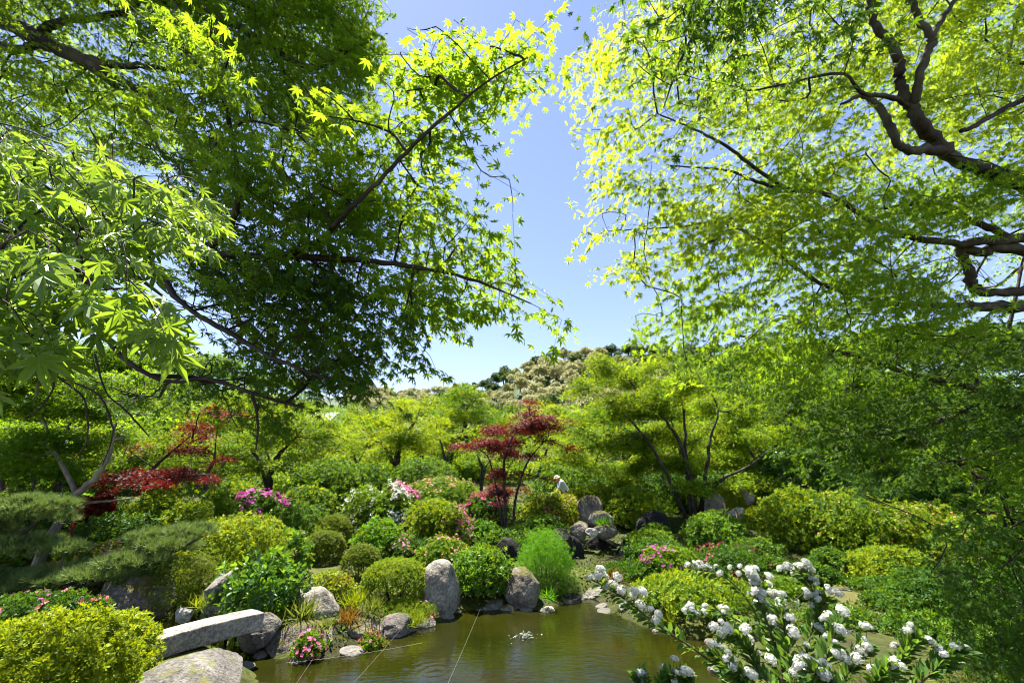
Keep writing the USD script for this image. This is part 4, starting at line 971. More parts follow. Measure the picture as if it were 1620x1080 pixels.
maple("broadleaf_tree", "round mid green tree behind the red maple, under the rocky hill", 36.0, [[(735, 730, 0.25), (735, 680, 0.2), (738, 640, 0.08)]],
      [(735, 628, 48, 16), (704, 648, 46, 16), (764, 648, 40, 16), (735, 662, 56, 18), (790, 664, 36, 12), (730, 690, 60, 16)], mat="far_green", mat2="far_yellow", share2=0.25, leaf=0.17, per=2.6, ysp=2.2, flat=0.45, seed=5, rtip=0.015, spread=0.8)
maple("maple_tree", "pale yellow maple farther back between the round tree and the sunlit trunk", 40.0, [[(668, 735, 0.2), (668, 690, 0.15), (672, 640, 0.05)]],
      [(672, 636, 40, 10), (648, 646, 34, 9), (700, 652, 36, 10), (690, 672, 44, 10)], mat="far_yellow", leaf=0.17, per=2.6, ysp=2.0, seed=6, rtip=0.015)
maple("maple_tree", "yellow green maple right behind the red pads", 24.0, [[(850, 790, 0.15), (852, 750, 0.1), (870, 700, 0.04)]],
      [(870, 640, 36, 12), (900, 650, 34, 12), (850, 708, 46, 12), (900, 728, 50, 12), (838, 735, 40, 10), (880, 680, 40, 12), (905, 620, 30, 10)], mat="far_yellow", mat2="far_green", share2=0.4, leaf=0.12, per=2.6, ysp=1.4, seed=7, rtip=0.012)
maple("maple_tree", "green maple between the dark bough tips and the purple rhododendron", 20.0, [[(430, 790, 0.17), (427, 755, 0.14), (440, 720, 0.09), (470, 690, 0.04)], [(430, 790, 0.1), (410, 730, 0.06), (380, 700, 0.03)]],
      [(400, 700, 56, 16), (450, 668, 60, 16), (505, 700, 50, 15), (380, 738, 50, 12), (470, 735, 55, 12), (540, 690, 40, 13), (420, 640, 60, 16), (510, 660, 40, 14), (345, 705, 40, 12)], mat="far_green", mat2="far_yellow", share2=0.45, leaf=0.10, per=2.6, ysp=1.8, seed=8, rtip=0.01)
maple("maple_tree", "leaning grey trunked maple at the left, over the clipped pine", 8.9, [[(70, 842, 0.085), (98, 812, 0.078), (124, 780, 0.07), (160, 742, 0.055), (176, 712, 0.035), (180, 680, 0.015)], [(112, 796, 0.035), (150, 794, 0.028), (212, 788, 0.012)]],
      [(150, 605, 70, 18), (50, 590, 80, 20), (250, 600, 60, 16), (150, 650, 70, 16), (60, 640, 70, 18), (112, 698, 80, 20), (182, 690, 50, 15), (40, 722, 60, 15), (160, 728, 40, 13), (235, 660, 50, 14), (20, 680, 60, 16), (280, 640, 40, 10)],
      mat="maple", mat2="far_green", share2=0.5, leaf=0.062, per=2.6, ysp=1.0, flat=0.2, seed=9, bark="bark_grey")
maple("maple_tree", "dark green maple in deep shade at the far left behind the leaning trunk", 12.5, [[(90, 815, 0.12), (92, 770, 0.10), (100, 720, 0.06), (110, 670, 0.03)], [(60, 815, 0.08), (55, 760, 0.06), (30, 700, 0.03)]],
      [(-30, 555, 90, 26), (80, 560, 90, 24), (200, 570, 80, 22), (320, 580, 70, 20), (430, 600, 60, 18), (-20, 610, 80, 22), (60, 600, 80, 20), (150, 610, 70, 18), (10, 660, 70, 18), (-30, 730, 70, 22), (80, 735, 80, 18), (200, 620, 60, 18), (290, 615, 70, 16), (-120, 660, 90, 40)], mat="far_green", leaf=0.08, per=2.6, ysp=1.4, seed=10)
maple("maple_tree", "low green maple right behind the left red maple", 17.0, [[(330, 800, 0.12), (326, 765, 0.09), (340, 720, 0.05)]],
      [(300, 640, 60, 14), (360, 670, 50, 14), (260, 690, 50, 12), (330, 725, 60, 10), (240, 735, 46, 9), (390, 630, 60, 16), (380, 770, 40, 8)], mat="far_yellow", mat2="far_green", share2=0.5, leaf=0.09, per=2.6, ysp=1.3, seed=11)
maple("maple_tree", "green maple behind the round glossy shrub on the right", 21.0, [[(1215, 800, 0.16), (1212, 750, 0.13), (1230, 700, 0.08), (1240, 660, 0.03)], [(1212, 760, 0.09), (1190, 720, 0.06), (1170, 690, 0.03)]],
      [(1170, 560, 50, 15), (1230, 570, 60, 16), (1110, 580, 40, 12), (1180, 610, 60, 16), (1240, 640, 60, 18), (1200, 680, 60, 16), (1270, 690, 60, 16), (1150, 660, 46, 14), (1300, 630, 60, 18), (1250, 715, 40, 10)], mat="far_green", mat2="far_yellow", share2=0.45, leaf=0.11, per=2.6, ysp=2.0, seed=12, rtip=0.01)
maple("maple_tree", "dense dark maple in the deep shade behind the azalea bank on the right", 15.0, [[(1390, 830, 0.15), (1392, 770, 0.12), (1400, 700, 0.07), (1410, 650, 0.03)]],
      [(1300, 560, 80, 22), (1400, 545, 90, 24), (1520, 540, 90, 26), (1630, 550, 90, 30), (1240, 590, 60, 18), (1360, 600, 80, 20), (1500, 600, 80, 22), (1360, 640, 80, 22), (1440, 680, 80, 24), (1340, 720, 70, 20), (1500, 640, 80, 24), (1420, 745, 70, 18), (1540, 720, 70, 22), (1620, 680, 80, 26), (1590, 760, 60, 18)], mat="far_green", leaf=0.09, per=2.6, ysp=1.8, seed=13)
for k, (px, py, w, hh, Y, mat, lab) in enumerate((
        (500, 690, 70, 40, 30, "far_yellow", "sunny maple in the second row just left of the dark shrubs"), (560, 700, 50, 34, 27, "far_yellow", "sunny maple in the second row left of the yellow maple's trunk"),
        (700, 690, 56, 34, 29, "far_yellow", "sunny maple in the second row right of the yellow maple's trunk"), (760, 715, 50, 30, 27, "far_green", "green maple in the second row behind the red maple's stems"),
        (905, 690, 60, 36, 30, "far_yellow", "sunny maple in the second row over the bending person"), (985, 690, 70, 40, 27, "far_green", "green maple in the second row behind the many stemmed maple's left stems"),
        (1075, 690, 70, 40, 28, "far_green", "green maple in the second row behind the many stemmed maple's middle"), (1165, 700, 70, 40, 27, "far_yellow", "sunny maple in the second row left of the round glossy shrub"),
        (1290, 710, 80, 46, 26, "far_green", "green maple in the second row behind the right bank"), (1420, 700, 90, 50, 24, "far_green", "green maple in the second row behind the shaded maple"), (1560, 710, 90, 50, 22, "far_green", "green maple in the second row at the right edge"),
        (425, 700, 70, 40, 29, "far_green", "green maple in the second row above the purple rhododendron"), (330, 700, 80, 42, 28, "far_yellow", "sunny maple in the second row behind the left red maple"), (230, 690, 80, 44, 27, "far_green", "green maple in the second row left of the left red maple"),
        (110, 690, 90, 50, 25, "far_green", "green maple in the second row behind the leaning trunk"), (0, 690, 90, 54, 24, "far_green", "green maple in the second row at the left edge"))):
    maple("maple_tree", lab, Y, [[(px, py + hh * 1.9, 0.12), (px + 3, py + hh, 0.09), (px - 6, py, 0.04)], [(px, py + hh * 1.2, 0.06), (px + w * 0.4, py + hh * 0.2, 0.025)]],
          [(px + w * 0.05, py - hh * 1.15, w * 0.4, hh * 0.28), (px, py - hh * 0.75, w * 0.5, hh * 0.3), (px - w * 0.4, py - hh * 0.3, w * 0.5, hh * 0.3), (px + w * 0.4, py - hh * 0.2, w * 0.5, hh * 0.3), (px - w * 0.1, py + hh * 0.2, w * 0.7, hh * 0.3), (px - w * 0.45, py + hh * 0.6, w * 0.5, hh * 0.3), (px + w * 0.45, py + hh * 0.7, w * 0.5, hh * 0.3)],
          mat=mat, mat2="far_yellow" if mat == "far_green" else "far_green", share2=0.35, leaf=0.13, per=2.4, ysp=1.6, flat=0.22, seed=60 + k, rtip=0.010)
for k, (px, py, w, hh, Y, mat, lab) in enumerate((
        (560, 655, 60, 22, 50, "far_green", "green tree of the back belt just left of the yellow maple"), (480, 640, 70, 26, 52, "far_green", "dull green tree of the back belt behind the dark bough tips"),
        (610, 652, 46, 16, 56, "hill_green", "dark tree of the back belt under the left end of the hill"), (800, 657, 46, 18, 52, "far_green", "green tree of the back belt at the foot of the blossoming slope"),
        (860, 650, 46, 18, 55, "far_yellow", "yellow green tree of the back belt right of the red maple top"), (920, 655, 50, 20, 50, "far_green", "green tree of the back belt behind the many stemmed maple's left crown"),
        (1060, 615, 70, 26, 48, "far_green", "tall green tree of the back belt behind the many stemmed maple's right crown"), (1160, 590, 70, 28, 50, "far_green", "tall green tree of the back belt left of the right hand skirts"),
        (1280, 600, 80, 34, 46, "far_green", "green tree of the back belt behind the right hand skirts"), (1420, 620, 90, 40, 44, "far_green", "green tree of the back belt far to the right"), (1560, 640, 90, 40, 44, "far_green", "last green tree of the back belt at the right edge"),
        (380, 640, 80, 30, 46, "far_green", "green tree of the back belt behind the left red maple"), (260, 640, 80, 32, 44, "far_green", "green tree of the back belt above the left red maple"), (120, 640, 90, 36, 42, "far_green", "green tree of the back belt at the left"), (-20, 640, 90, 40, 42, "far_green", "green tree of the back belt at the left edge"))):
    maple("broadleaf_tree", lab, Y, [[(px, py + hh * 2.4, 0.3), (px + 2, py + hh, 0.22), (px - 3, py, 0.08)]],
          [(px, py - hh * 0.5, w * 0.5, hh * 0.6), (px - w * 0.45, py, w * 0.5, hh * 0.6), (px + w * 0.45, py + hh * 0.1, w * 0.5, hh * 0.6), (px, py + hh * 0.5, w * 0.8, hh * 0.7), (px, py + hh * 1.3, w * 0.8, hh * 0.7)],
          mat=mat, mat2="far_yellow", share2=0.15, leaf=0.24, per=2.6, ysp=3.0, flat=0.5, seed=30 + k, rtip=0.02, spread=0.85)

# ---------------------------------------------------------------- shrubs
CL = dict(lump=0.07, lumpf=2.6, shell=0.18, square=0.9, upness=0.8, spread=0.6, cover=4.2, low=0.35)
def at_pixel_row(px, Y, height):
    p = at_y(np.array(float(px)), np.array(760.0), Y)
    p[2] = float(land(p[0], p[1])) + height
    return float(pixel(p)[1])
S = [
 # name, label, category, px, ptop, width px, Y, options
 ("clipped_shrub", "big bright round clipped shrub on the islet left of the pale boulder", "shrub", 628, 884, 100, 8.3, dict(CL, mat="azalea_gold", leaf=0.026, seed=1, tipmat="azalea", tipshare=0.3)),
 ("clipped_shrub", "smaller round clipped shrub just behind the big bright one", "shrub", 575, 861, 60, 9.9, dict(CL, mat="azalea_olive", leaf=0.024, seed=2)),
 ("clipped_shrub", "olive clipped mound left of the stone steps", "shrub", 517, 839, 62, 11.2, dict(CL, mat="azalea_olive", leaf=0.026, seed=3)),
 ("clipped_shrub", "olive clipped mound above, touching the top stone step", "shrub", 530, 815, 56, 12.4, dict(CL, mat="azalea_olive", leaf=0.027, seed=4)),
 ("clipped_shrub", "small clipped mound right above the stone steps", "shrub", 583, 806, 46, 13.8, dict(CL, mat="azalea_olive", leaf=0.028, seed=5)),
 ("clipped_shrub", "dark olive clipped cover draped over rock by the upright stone", "shrub", 304, 872, 118, 7.7, dict(CL, mat="azalea_olive", leaf=0.021, seed=6, lump=0.12, leafmax=34000)),
 ("clipped_shrub", "low yellow clipped mound over the leaning slab", "shrub", 1146, 770, 56, 15.0, dict(CL, mat="azalea_gold", leaf=0.04, seed=7)),
 ("clipped_shrub", "small yellow clipped mound right of the white stone", "shrub", 1194, 800, 40, 14.2, dict(CL, mat="azalea_gold", leaf=0.04, seed=8)),
 ("azalea_shrub", "light green azalea right of the stone steps", "shrub", 602, 822, 72, 11.4, dict(mat="azalea", leaf=0.045, seed=10, tipmat="bright", tipshare=0.3, shoots=0.3)),
 ("azalea_shrub", "azalea with pink blossoms under the small layered maple", "shrub", 700, 792, 84, 12.4, dict(mat="azalea", leaf=0.04, seed=11, blossom="pink", bshare=0.10, bsize=0.055, bside=0.6)),
 ("azalea_shrub", "sprawling azalea sprinkled with pink above the pale boulder", "shrub", 702, 850, 78, 10.4, dict(mat="azalea", leaf=0.038, seed=12, blossom="salmon", bshare=0.10, bsize=0.045, shoots=0.4)),
 ("leafy_shrub", "loose leaning green shrub at the far shore right of the pale boulder", "shrub", 762, 868, 88, 9.15, dict(mat="broad", leaf=0.045, seed=13, shoots=0.5, lump=0.22, cover=3.4, tipmat="azalea", tipshare=0.4)),
 ("feathery_shrub", "feathery vivid green shrub at the far shore beside the waterfall recess", "shrub", 862, 836, 84, 9.7, dict(mat="bright", leaf=0.055, seed=14, tmpl=BLADE, shoots=0.4, lump=0.16, upness=0.35, spread=1.0, cover=3.2, low=0.2, ground=-0.12)),
 ("broadleaf_shrub", "broad leaved glossy shrub at the far end of the stone bridge", "shrub", 424, 876, 118, 7.25, dict(mat="broad", leaf=0.075, seed=15, tmpl=OVAL, lump=0.25, shoots=0.4, cover=2.2, tipmat="gloss", tipshare=0.45, leafmax=9000)),
 ("leafy_shrub", "pale leaved bush left of the purple rhododendron", "shrub", 350, 770, 60, 11.5, dict(mat="azalea", leaf=0.06, seed=16, tmpl=OVAL, shoots=0.5, cover=2.0)),
 ("weedy_shrub", "yellow green weedy clump on the islet between the grey boulder and the bright shrub", "shrub", 525, 905, 74, 7.9, dict(mat="azalea_gold", leaf=0.04, seed=17, shoots=0.6, lump=0.3, cover=2.0, tipmat="grass", tipshare=0.3)),
 ("weedy_shrub", "low ferny growth at the foot of the big bright clipped shrub", "shrub", 640, 950, 90, 7.9, dict(mat="azalea_gold", leaf=0.035, seed=18, tmpl=BLADE, shoots=0.5, lump=0.3, cover=1.6, tipmat="azalea", tipshare=0.5, blossom="pink", bshare=0.015, bsize=0.05)),
 ("azalea_shrub", "pink blossoming azalea spilling over the low mossy mound at the water", "shrub", 492, 1000, 44, 6.55, dict(mat="azalea", leaf=0.028, seed=19, blossom="pink", bshare=0.14, bsize=0.05, lump=0.3, cover=1.6)),
 ("azalea_shrub", "small salmon tinted azalea at the right foot of the islet", "shrub", 590, 1000, 44, 6.95, dict(mat="azalea", leaf=0.028, seed=20, blossom="pink", bshare=0.05, bsize=0.045, lump=0.3, cover=1.6, tipmat="fern_brown", tipshare=0.12)),
 ("layered_shrub", "bright yellow layered dwarf maple above the clipped rock cover", "shrub", 384, 812, 140, 9.0, dict(mat="azalea_gold", leaf=0.04, seed=21, lump=0.28, lumpf=3.0, cover=2.6, tipmat="azalea", tipshare=0.2)),
 ("layered_shrub", "small layered yellow green maple with a dark twisted stem, right of the white blossom bush", "shrub", 686, 790, 78, 11.9, dict(mat="azalea_gold", leaf=0.045, seed=22, lump=0.3, cover=2.2, low=0.6, tipmat="azalea", tipshare=0.3)),
 ("rhododendron", "purple rhododendron under the trees at the left", "shrub", 415, 776, 84, 13.0, dict(mat="azalea_dark", leaf=0.05, seed=23, blossom="magenta", bshare=0.33, bsize=0.075, btop=0.3)),
 ("spirea_bush", "white blossoming bush with pink on top, beside the stone steps", "shrub", 622, 772, 62, 13.6, dict(mat="azalea", leaf=0.045, seed=24, blossom="white", bshare=0.42, bsize=0.05, shoots=0.3, lump=0.25)),
 ("azalea_shrub", "pink topped azalea right behind the white blossoming bush", "shrub", 634, 770, 62, 14.6, dict(mat="azalea", leaf=0.05, seed=25, blossom="pink", bshare=0.4, bsize=0.06, btop=0.5)),
 ("leafy_shrub", "pale arching bush left of the white blossoming one", "shrub", 582, 766, 68, 13.9, dict(mat="azalea", leaf=0.05, seed=26, shoots=0.6, lump=0.25, cover=2.2, tipmat="white", tipshare=0.06)),
 ("azalea_shrub", "wide pale azalea mound under the round green tree", "shrub", 702, 754, 116, 17.0, dict(mat="azalea", leaf=0.055, seed=27, blossom="salmon", bshare=0.04, bsize=0.06, btop=0.8)),
 ("azalea_shrub", "dark rose azalea behind the red maple's stems", "shrub", 772, 782, 78, 15.6, dict(mat="azalea_dark", leaf=0.055, seed=28, blossom="rose", bshare=0.30, bsize=0.06, btop=0.3)),
 ("azalea_shrub", "broad golden azalea in front of the bending person", "shrub", 874, 781, 96, 14.6, dict(mat="azalea_olive", leaf=0.05, seed=29, blossom="salmon", bshare=0.05, bsize=0.05, tipmat="azalea_gold", tipshare=0.3)),
 ("azalea_shrub", "yellow azalea right of the bending person", "shrub", 944, 765, 84, 15.8, dict(mat="azalea_gold", leaf=0.05, seed=30, tipmat="azalea", tipshare=0.4)),
 ("azalea_shrub", "yellow green azalea at the left foot of the many stemmed maple", "shrub", 1000, 772, 78, 14.6, dict(mat="azalea_gold", leaf=0.05, seed=31, tipmat="azalea", tipshare=0.5, shoots=0.3)),
 ("camellia_shrub", "round dark glossy shrub on the right, lit along its top", "shrub", 1243, 712, 118, 15.5, dict(mat="gloss", leaf=0.085, seed=32, tmpl=OVAL, lump=0.12, cover=2.6, tipmat="broad", tipshare=0.2, low=0.4)),
 ("azalea_shrub", "azalea below the round glossy shrub at the edge of the lawn", "shrub", 1262, 772, 116, 12.0, dict(mat="azalea", leaf=0.045, seed=33, tipmat="azalea_gold", tipshare=0.35)),
 ("azalea_shrub", "long azalea of the right bank, left end", "shrub", 1338, 782, 136, 11.2, dict(mat="azalea", leaf=0.042, seed=34, blossom="salmon", bshare=0.012, bsize=0.045, tipmat="azalea_gold", tipshare=0.3, shoots=0.3)),
 ("azalea_shrub", "golden topped azalea in the middle of the right bank", "shrub", 1440, 796, 140, 10.8, dict(mat="azalea", leaf=0.042, seed=35, blossom="salmon", bshare=0.012, bsize=0.045, tipmat="azalea_gold", tipshare=0.45, shoots=0.3)),
 ("azalea_shrub", "golden azalea at the right end of the right bank", "shrub", 1562, 812, 150, 9.6, dict(mat="azalea", leaf=0.042, seed=36, blossom="salmon", bshare=0.012, bsize=0.045, tipmat="azalea_gold", tipshare=0.4, shoots=0.3)),
 ("azalea_shrub", "bright low azalea in front of the right bank", "shrub", 1402, 866, 112, 9.3, dict(mat="azalea_gold", leaf=0.036, seed=37, tipmat="azalea", tipshare=0.3)),
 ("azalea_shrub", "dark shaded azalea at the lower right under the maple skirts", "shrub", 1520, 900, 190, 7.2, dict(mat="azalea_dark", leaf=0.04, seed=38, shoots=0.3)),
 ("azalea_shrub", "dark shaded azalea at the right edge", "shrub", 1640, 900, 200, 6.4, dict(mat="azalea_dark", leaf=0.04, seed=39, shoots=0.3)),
 ("azalea_shrub", "sunlit azalea on the right shore behind the white blossoms", "shrub", 1098, 908, 168, 8.1, dict(mat="azalea", leaf=0.036, seed=40, tipmat="azalea_gold", tipshare=0.4, shoots=0.3, lump=0.2)),
 ("azalea_shrub", "pink flecked azalea right of the waterfall recess", "shrub", 1056, 862, 84, 9.9, dict(mat="azalea", leaf=0.04, seed=41, blossom="magenta", bshare=0.06, bsize=0.055, bside=-0.5)),
 ("leafy_shrub", "loose green shrub in front of the many stemmed maple's foot", "shrub", 1128, 812, 90, 12.0, dict(mat="broad", leaf=0.05, seed=42, shoots=0.5, tipmat="azalea", tipshare=0.4)),
 ("azalea_shrub", "dusky azalea with magenta blossoms behind the shaded white clusters", "shrub", 1150, 862, 110, 9.6, dict(mat="azalea_dark", leaf=0.04, seed=43, blossom="rose", bshare=0.06, bsize=0.05)),
 ("leafy_shrub", "dark shrub hanging over the right side of the waterfall recess", "shrub", 1036, 852, 90, 10.9, dict(mat="azalea_dark", leaf=0.045, seed=44, shoots=0.4, lump=0.35)),
 ("leafy_shrub", "low dark shrub at the right front of the waterfall recess", "shrub", 1000, 902, 90, 10.0, dict(mat="azalea_dark", leaf=0.04, seed=68, shoots=0.4)),
 ("azalea_shrub", "magenta blossoming azalea behind the pine bough at the left", "shrub", 160, 860, 100, 8.3, dict(mat="azalea", leaf=0.036, seed=45, blossom="pink", bshare=0.07, bsize=0.05, tipmat="salmon", tipshare=0.12)),
 ("azalea_shrub", "low azalea dotted with magenta in front of the pine, left edge", "shrub", 70, 938, 150, 6.3, dict(mat="azalea_dark", leaf=0.034, seed=46, blossom="magenta", bshare=0.015, bsize=0.04, tipmat="salmon", tipshare=0.03)),
 ("azalea_shrub", "brilliant golden azalea filling the bottom left corner", "shrub", 92, 972, 250, 3.55, dict(mat="azalea_gold", leaf=0.03, seed=47, lump=0.14, shell=0.22, cover=4.2, leafmax=60000, deep=0.8, square=0.85, low=0.3)),
 ("azalea_shrub", "golden azalea sprig cluster between the corner bush and the rock outcrop", "shrub", 185, 965, 130, 4.9, dict(mat="azalea_gold", leaf=0.03, seed=48, lump=0.2, leafmax=30000)),
 ("azalea_shrub", "yellow green azalea under the left red maple", "shrub", 256, 775, 84, 10.4, dict(mat="azalea", leaf=0.045, seed=49, tipmat="azalea_gold", tipshare=0.4)),
 ("azalea_shrub", "dark red leaved shrub beside the leaning grey trunk", "shrub", 165, 770, 44, 10.2, dict(mat="maple_red", leaf=0.045, seed=50)),
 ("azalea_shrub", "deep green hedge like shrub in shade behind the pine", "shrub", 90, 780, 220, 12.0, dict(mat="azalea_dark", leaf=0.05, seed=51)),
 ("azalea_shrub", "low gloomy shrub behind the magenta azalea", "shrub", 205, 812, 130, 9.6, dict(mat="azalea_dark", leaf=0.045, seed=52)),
 ("azalea_shrub", "yellow lit shrub between the red maple's foot and the pale leaved bush", "shrub", 300, 796, 84, 10.2, dict(mat="azalea", leaf=0.045, seed=53, tipmat="azalea_gold", tipshare=0.5)),
 ("azalea_shrub", "dark mounded shrub right of the purple rhododendron", "shrub", 490, 768, 84, 14.8, dict(mat="azalea_dark", leaf=0.055, seed=54, tipmat="azalea_gold", tipshare=0.25)),
 ("azalea_shrub", "green shrub below the purple rhododendron", "shrub", 478, 800, 84, 12.4, dict(mat="azalea", leaf=0.045, seed=55, tipmat="azalea_dark", tipshare=0.4)),
 ("leafy_shrub", "leafy bank below the rhododendron, left of the olive mounds", "shrub", 455, 838, 72, 10.0, dict(mat="broad", leaf=0.045, seed=56, tipmat="salmon", tipshare=0.04, shoots=0.4)),
 ("azalea_shrub", "dark broad shrub left of the yellow maple's trunk", "shrub", 575, 735, 110, 20.0, dict(mat="azalea_dark", leaf=0.07, seed=57, tipmat="azalea", tipshare=0.3)),
 ("azalea_shrub", "dark broad shrub right of the yellow maple's trunk", "shrub", 670, 725, 110, 21.0, dict(mat="azalea_dark", leaf=0.07, seed=58, tipmat="azalea", tipshare=0.4)),
 ("azalea_shrub", "shrub in the gap between the rhododendron and the yellow maple", "shrub", 520, 728, 110, 19.0, dict(mat="azalea", leaf=0.07, seed=59, tipmat="azalea_dark", tipshare=0.4)),
 ("azalea_shrub", "shrub behind the bending person", "shrub", 905, 738, 130, 21.0, dict(mat="azalea_dark", leaf=0.07, seed=60, tipmat="azalea", tipshare=0.4)),
 ("azalea_shrub", "dark shrub behind the many stemmed maple", "shrub", 1020, 742, 150, 19.0, dict(mat="azalea_dark", leaf=0.07, seed=61)),
 ("azalea_shrub", "dark shrub behind the leaning slab", "shrub", 1150, 745, 130, 18.5, dict(mat="azalea_dark", leaf=0.07, seed=62)),
 ("azalea_shrub", "dim shrub between the red maple's foot and the feathery shrub", "shrub", 805, 838, 90, 12.2, dict(mat="azalea_dark", leaf=0.045, seed=63, tipmat="azalea", tipshare=0.2)),
 ("azalea_shrub", "shrub below the broad golden azalea, above the lip stones", "shrub", 855, 818, 90, 12.8, dict(mat="azalea_dark", leaf=0.045, seed=64, tipmat="azalea", tipshare=0.25)),
 ("azalea_shrub", "dark filler shrub left of the loose leaning shrub, in the gap under the pink azalea", "shrub", 655, 848, 70, 11.2, dict(mat="azalea_dark", leaf=0.04, seed=65, blossom="pink", bshare=0.04, bsize=0.045)),
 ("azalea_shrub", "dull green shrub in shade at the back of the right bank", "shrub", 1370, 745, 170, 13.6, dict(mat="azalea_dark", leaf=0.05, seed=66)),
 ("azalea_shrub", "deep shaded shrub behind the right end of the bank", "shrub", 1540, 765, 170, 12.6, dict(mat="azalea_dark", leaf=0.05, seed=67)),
]
for k, (px, pt, w, Y, mt, lab) in enumerate(((1222, 880, 60, 9.3, "azalea_dark", "low dark shrub at the left of the mossy lawn"), (1286, 892, 64, 9.0, "azalea_dark", "low dark shrub in the middle of the mossy lawn"), (1250, 915, 70, 8.4, "azalea", "low green shrub on the lawn just behind the white blossoms"),
        (1392, 915, 80, 8.5, "azalea_dark", "low dark shrub behind the brown stone at the slab"), (1310, 868, 60, 10.0, "azalea_dark", "low dark shrub under the left end of the right bank"), (1450, 925, 90, 7.9, "azalea_dark", "dark shrub between the bright low azalea and the maple skirts"), (1418, 968, 80, 7.4, "azalea_dark", "dark shrub right of the brown stone"), (1195, 852, 70, 10.8, "azalea_dark", "low dark shrub below the round glossy shrub"), (1480, 985, 130, 6.0, "azalea_dark", "dark shrub at the lower right behind the last white blossoms"), (1590, 1000, 150, 5.2, "azalea_dark", "dark shrub in the bottom right corner"), (1330, 1000, 90, 6.6, "azalea_dark", "dark shrub on the right shore in front of the pale slab"))):
    S.append(("low_shrub", lab, "shrub", px, pt, w, Y, dict(mat=mt, leaf=0.036, seed=400 + k, lump=0.35, tipmat="azalea", tipshare=0.2)))
rng = np.random.default_rng(67)
spots = [(q[3], q[6], q[5]) for q in S]
low = 0
while low < 60:
    Y = rng.uniform(9.5, 20); px = rng.uniform(-20, 1640)
    g0 = at_y(np.array(px), np.array(760.0), Y); row = pixel(np.array([g0[0], Y, float(land(g0[0], Y)) + 0.45]))[1]
    if 1190 < px < 1420 and Y < 11.5 or 845 < px < 1010 and Y < 14 or 535 < px < 580 and Y < 14:
        continue
    S.append(("low_shrub", "low shrub filling a gap between the azaleas of the garden slope", "shrub", px, float(row) - rng.uniform(0, 10), rng.uniform(0.7, 1.3) * F / Y, Y, dict(mat=("azalea", "azalea_dark", "azalea", "azalea_gold")[low % 4], leaf=0.045, seed=200 + low, lump=0.3, group="low shrubs between the azaleas", tipmat=("bright", "azalea", "azalea_gold")[low % 3], tipshare=0.3, shoots=0.3)))
    low += 1
rng = np.random.default_rng(66)
for k in range(44):
    Y = rng.uniform(22, 40); px = (k + rng.random()) * 1760 / 44 - 70
    S.append(("leafy_shrub", "green shrub in the mass of undergrowth behind the garden", "shrub", px, at_pixel_row(px, Y, rng.uniform(1.1, 2.2)), rng.uniform(2.2, 4.2) * F / Y, Y, dict(mat=("azalea", "azalea_dark", "far_green")[k % 3], leaf=0.10, seed=100 + k, lump=0.25, group="undergrowth behind the garden", tipmat="far_yellow", tipshare=0.2)))
for k in range(34):
    Y = rng.uniform(42, 80); px = (k + rng.random()) * 1760 / 34 - 70
    S.append(("leafy_shrub", "green shrub in the mass of undergrowth behind the garden", "shrub", px, at_pixel_row(px, Y, rng.uniform(3.0, 5.5)), rng.uniform(6, 10) * F / Y, Y, dict(mat=("far_yellow", "azalea_dark", "far_green")[k % 3], leaf=0.24, seed=300 + k, lump=0.3, group="undergrowth behind the garden", tipmat="far_yellow", tipshare=0.2)))
for (nm, lab, c, px, pt, w, Y, o) in S:
    shrub(nm, lab, c, px, pt, w, Y, **o)

# the clipped pine at the left
rng = np.random.default_rng(77)
pb = at_y(np.array(-60.0), np.array(880.0), 7.6); pb[2] = float(land(pb[0], pb[1]))
h = new("pine_tree", "grey green pine trained in flat pads along the left bank", "tree", pb)
pine_pads = [(55, 798, 62, 15), (20, 812, 60, 16), (85, 818, 34, 10), (30, 862, 70, 18), (105, 868, 30, 10), (-40, 840, 60, 20), (105, 908, 72, 14), (40, 925, 70, 15), (165, 905, 60, 12), (215, 885, 56, 13), (262, 862, 50, 13), (302, 840, 36, 11), (-50, 920, 70, 20), (240, 850, 40, 10)]
limbs_ = [spline(at_y(np.array([-60, -40, 30, 110, 190, 260, 320], float), np.array([930, 925, 938, 928, 912, 880, 848], float), 7.6), 5), spline(at_y(np.array([-60, -20, 40, 70], float), np.array([930, 880, 840, 815], float), 7.6), 5)]
limbs_[0][0, 2] = pb[2] - 0.05; limbs_[1][0, 2] = pb[2] - 0.05
for k, sp in enumerate(limbs_):
    part(h, "trunk" if k == 0 else "limb", tube(sp, np.linspace(0.075, 0.02, len(sp)), 8, 0.25, k), MAT["bark"], smooth=True)
cs, base, ups = [], [], []
for (px, py, rx, ry) in pine_pads:
    c = at_y(np.array(float(px)), np.array(float(py)), 7.6 + rng.uniform(-0.2, 0.2)); zc = float(depth(c))
    X, Z = rx * zc / F, ry * zc / F
    k = int(230 * X * X / 0.25)
    a, r = rng.uniform(0, 2 * np.pi, k), np.sqrt(rng.random(k))
    x, y = r * np.cos(a), r * np.sin(a)
    base.append(c + np.stack([x * X, y * X * 0.7, (0.9 * (1 - r * r) + 0.7 * (meshkit.noise(np.stack([x * X * 5, y * X * 5, np.full(k, px)], 1), 4) - 0.5) - 0.7 * rng.random(k)) * Z], 1))
    ups.append(np.stack([x * 0.55, y * 0.55, np.full(k, 0.9)], 1))
    for _ in range(7):
        cs.append(c + [rng.uniform(-0.7, 0.7) * X, rng.uniform(-0.5, 0.5) * X, -0.35 * Z])
base, ups = np.vstack(base), unit(np.vstack(ups))
nn = 24
ax = unit(np.repeat(ups, nn, 0) + rng.normal(size=(len(base) * nn, 3)) * 0.6)
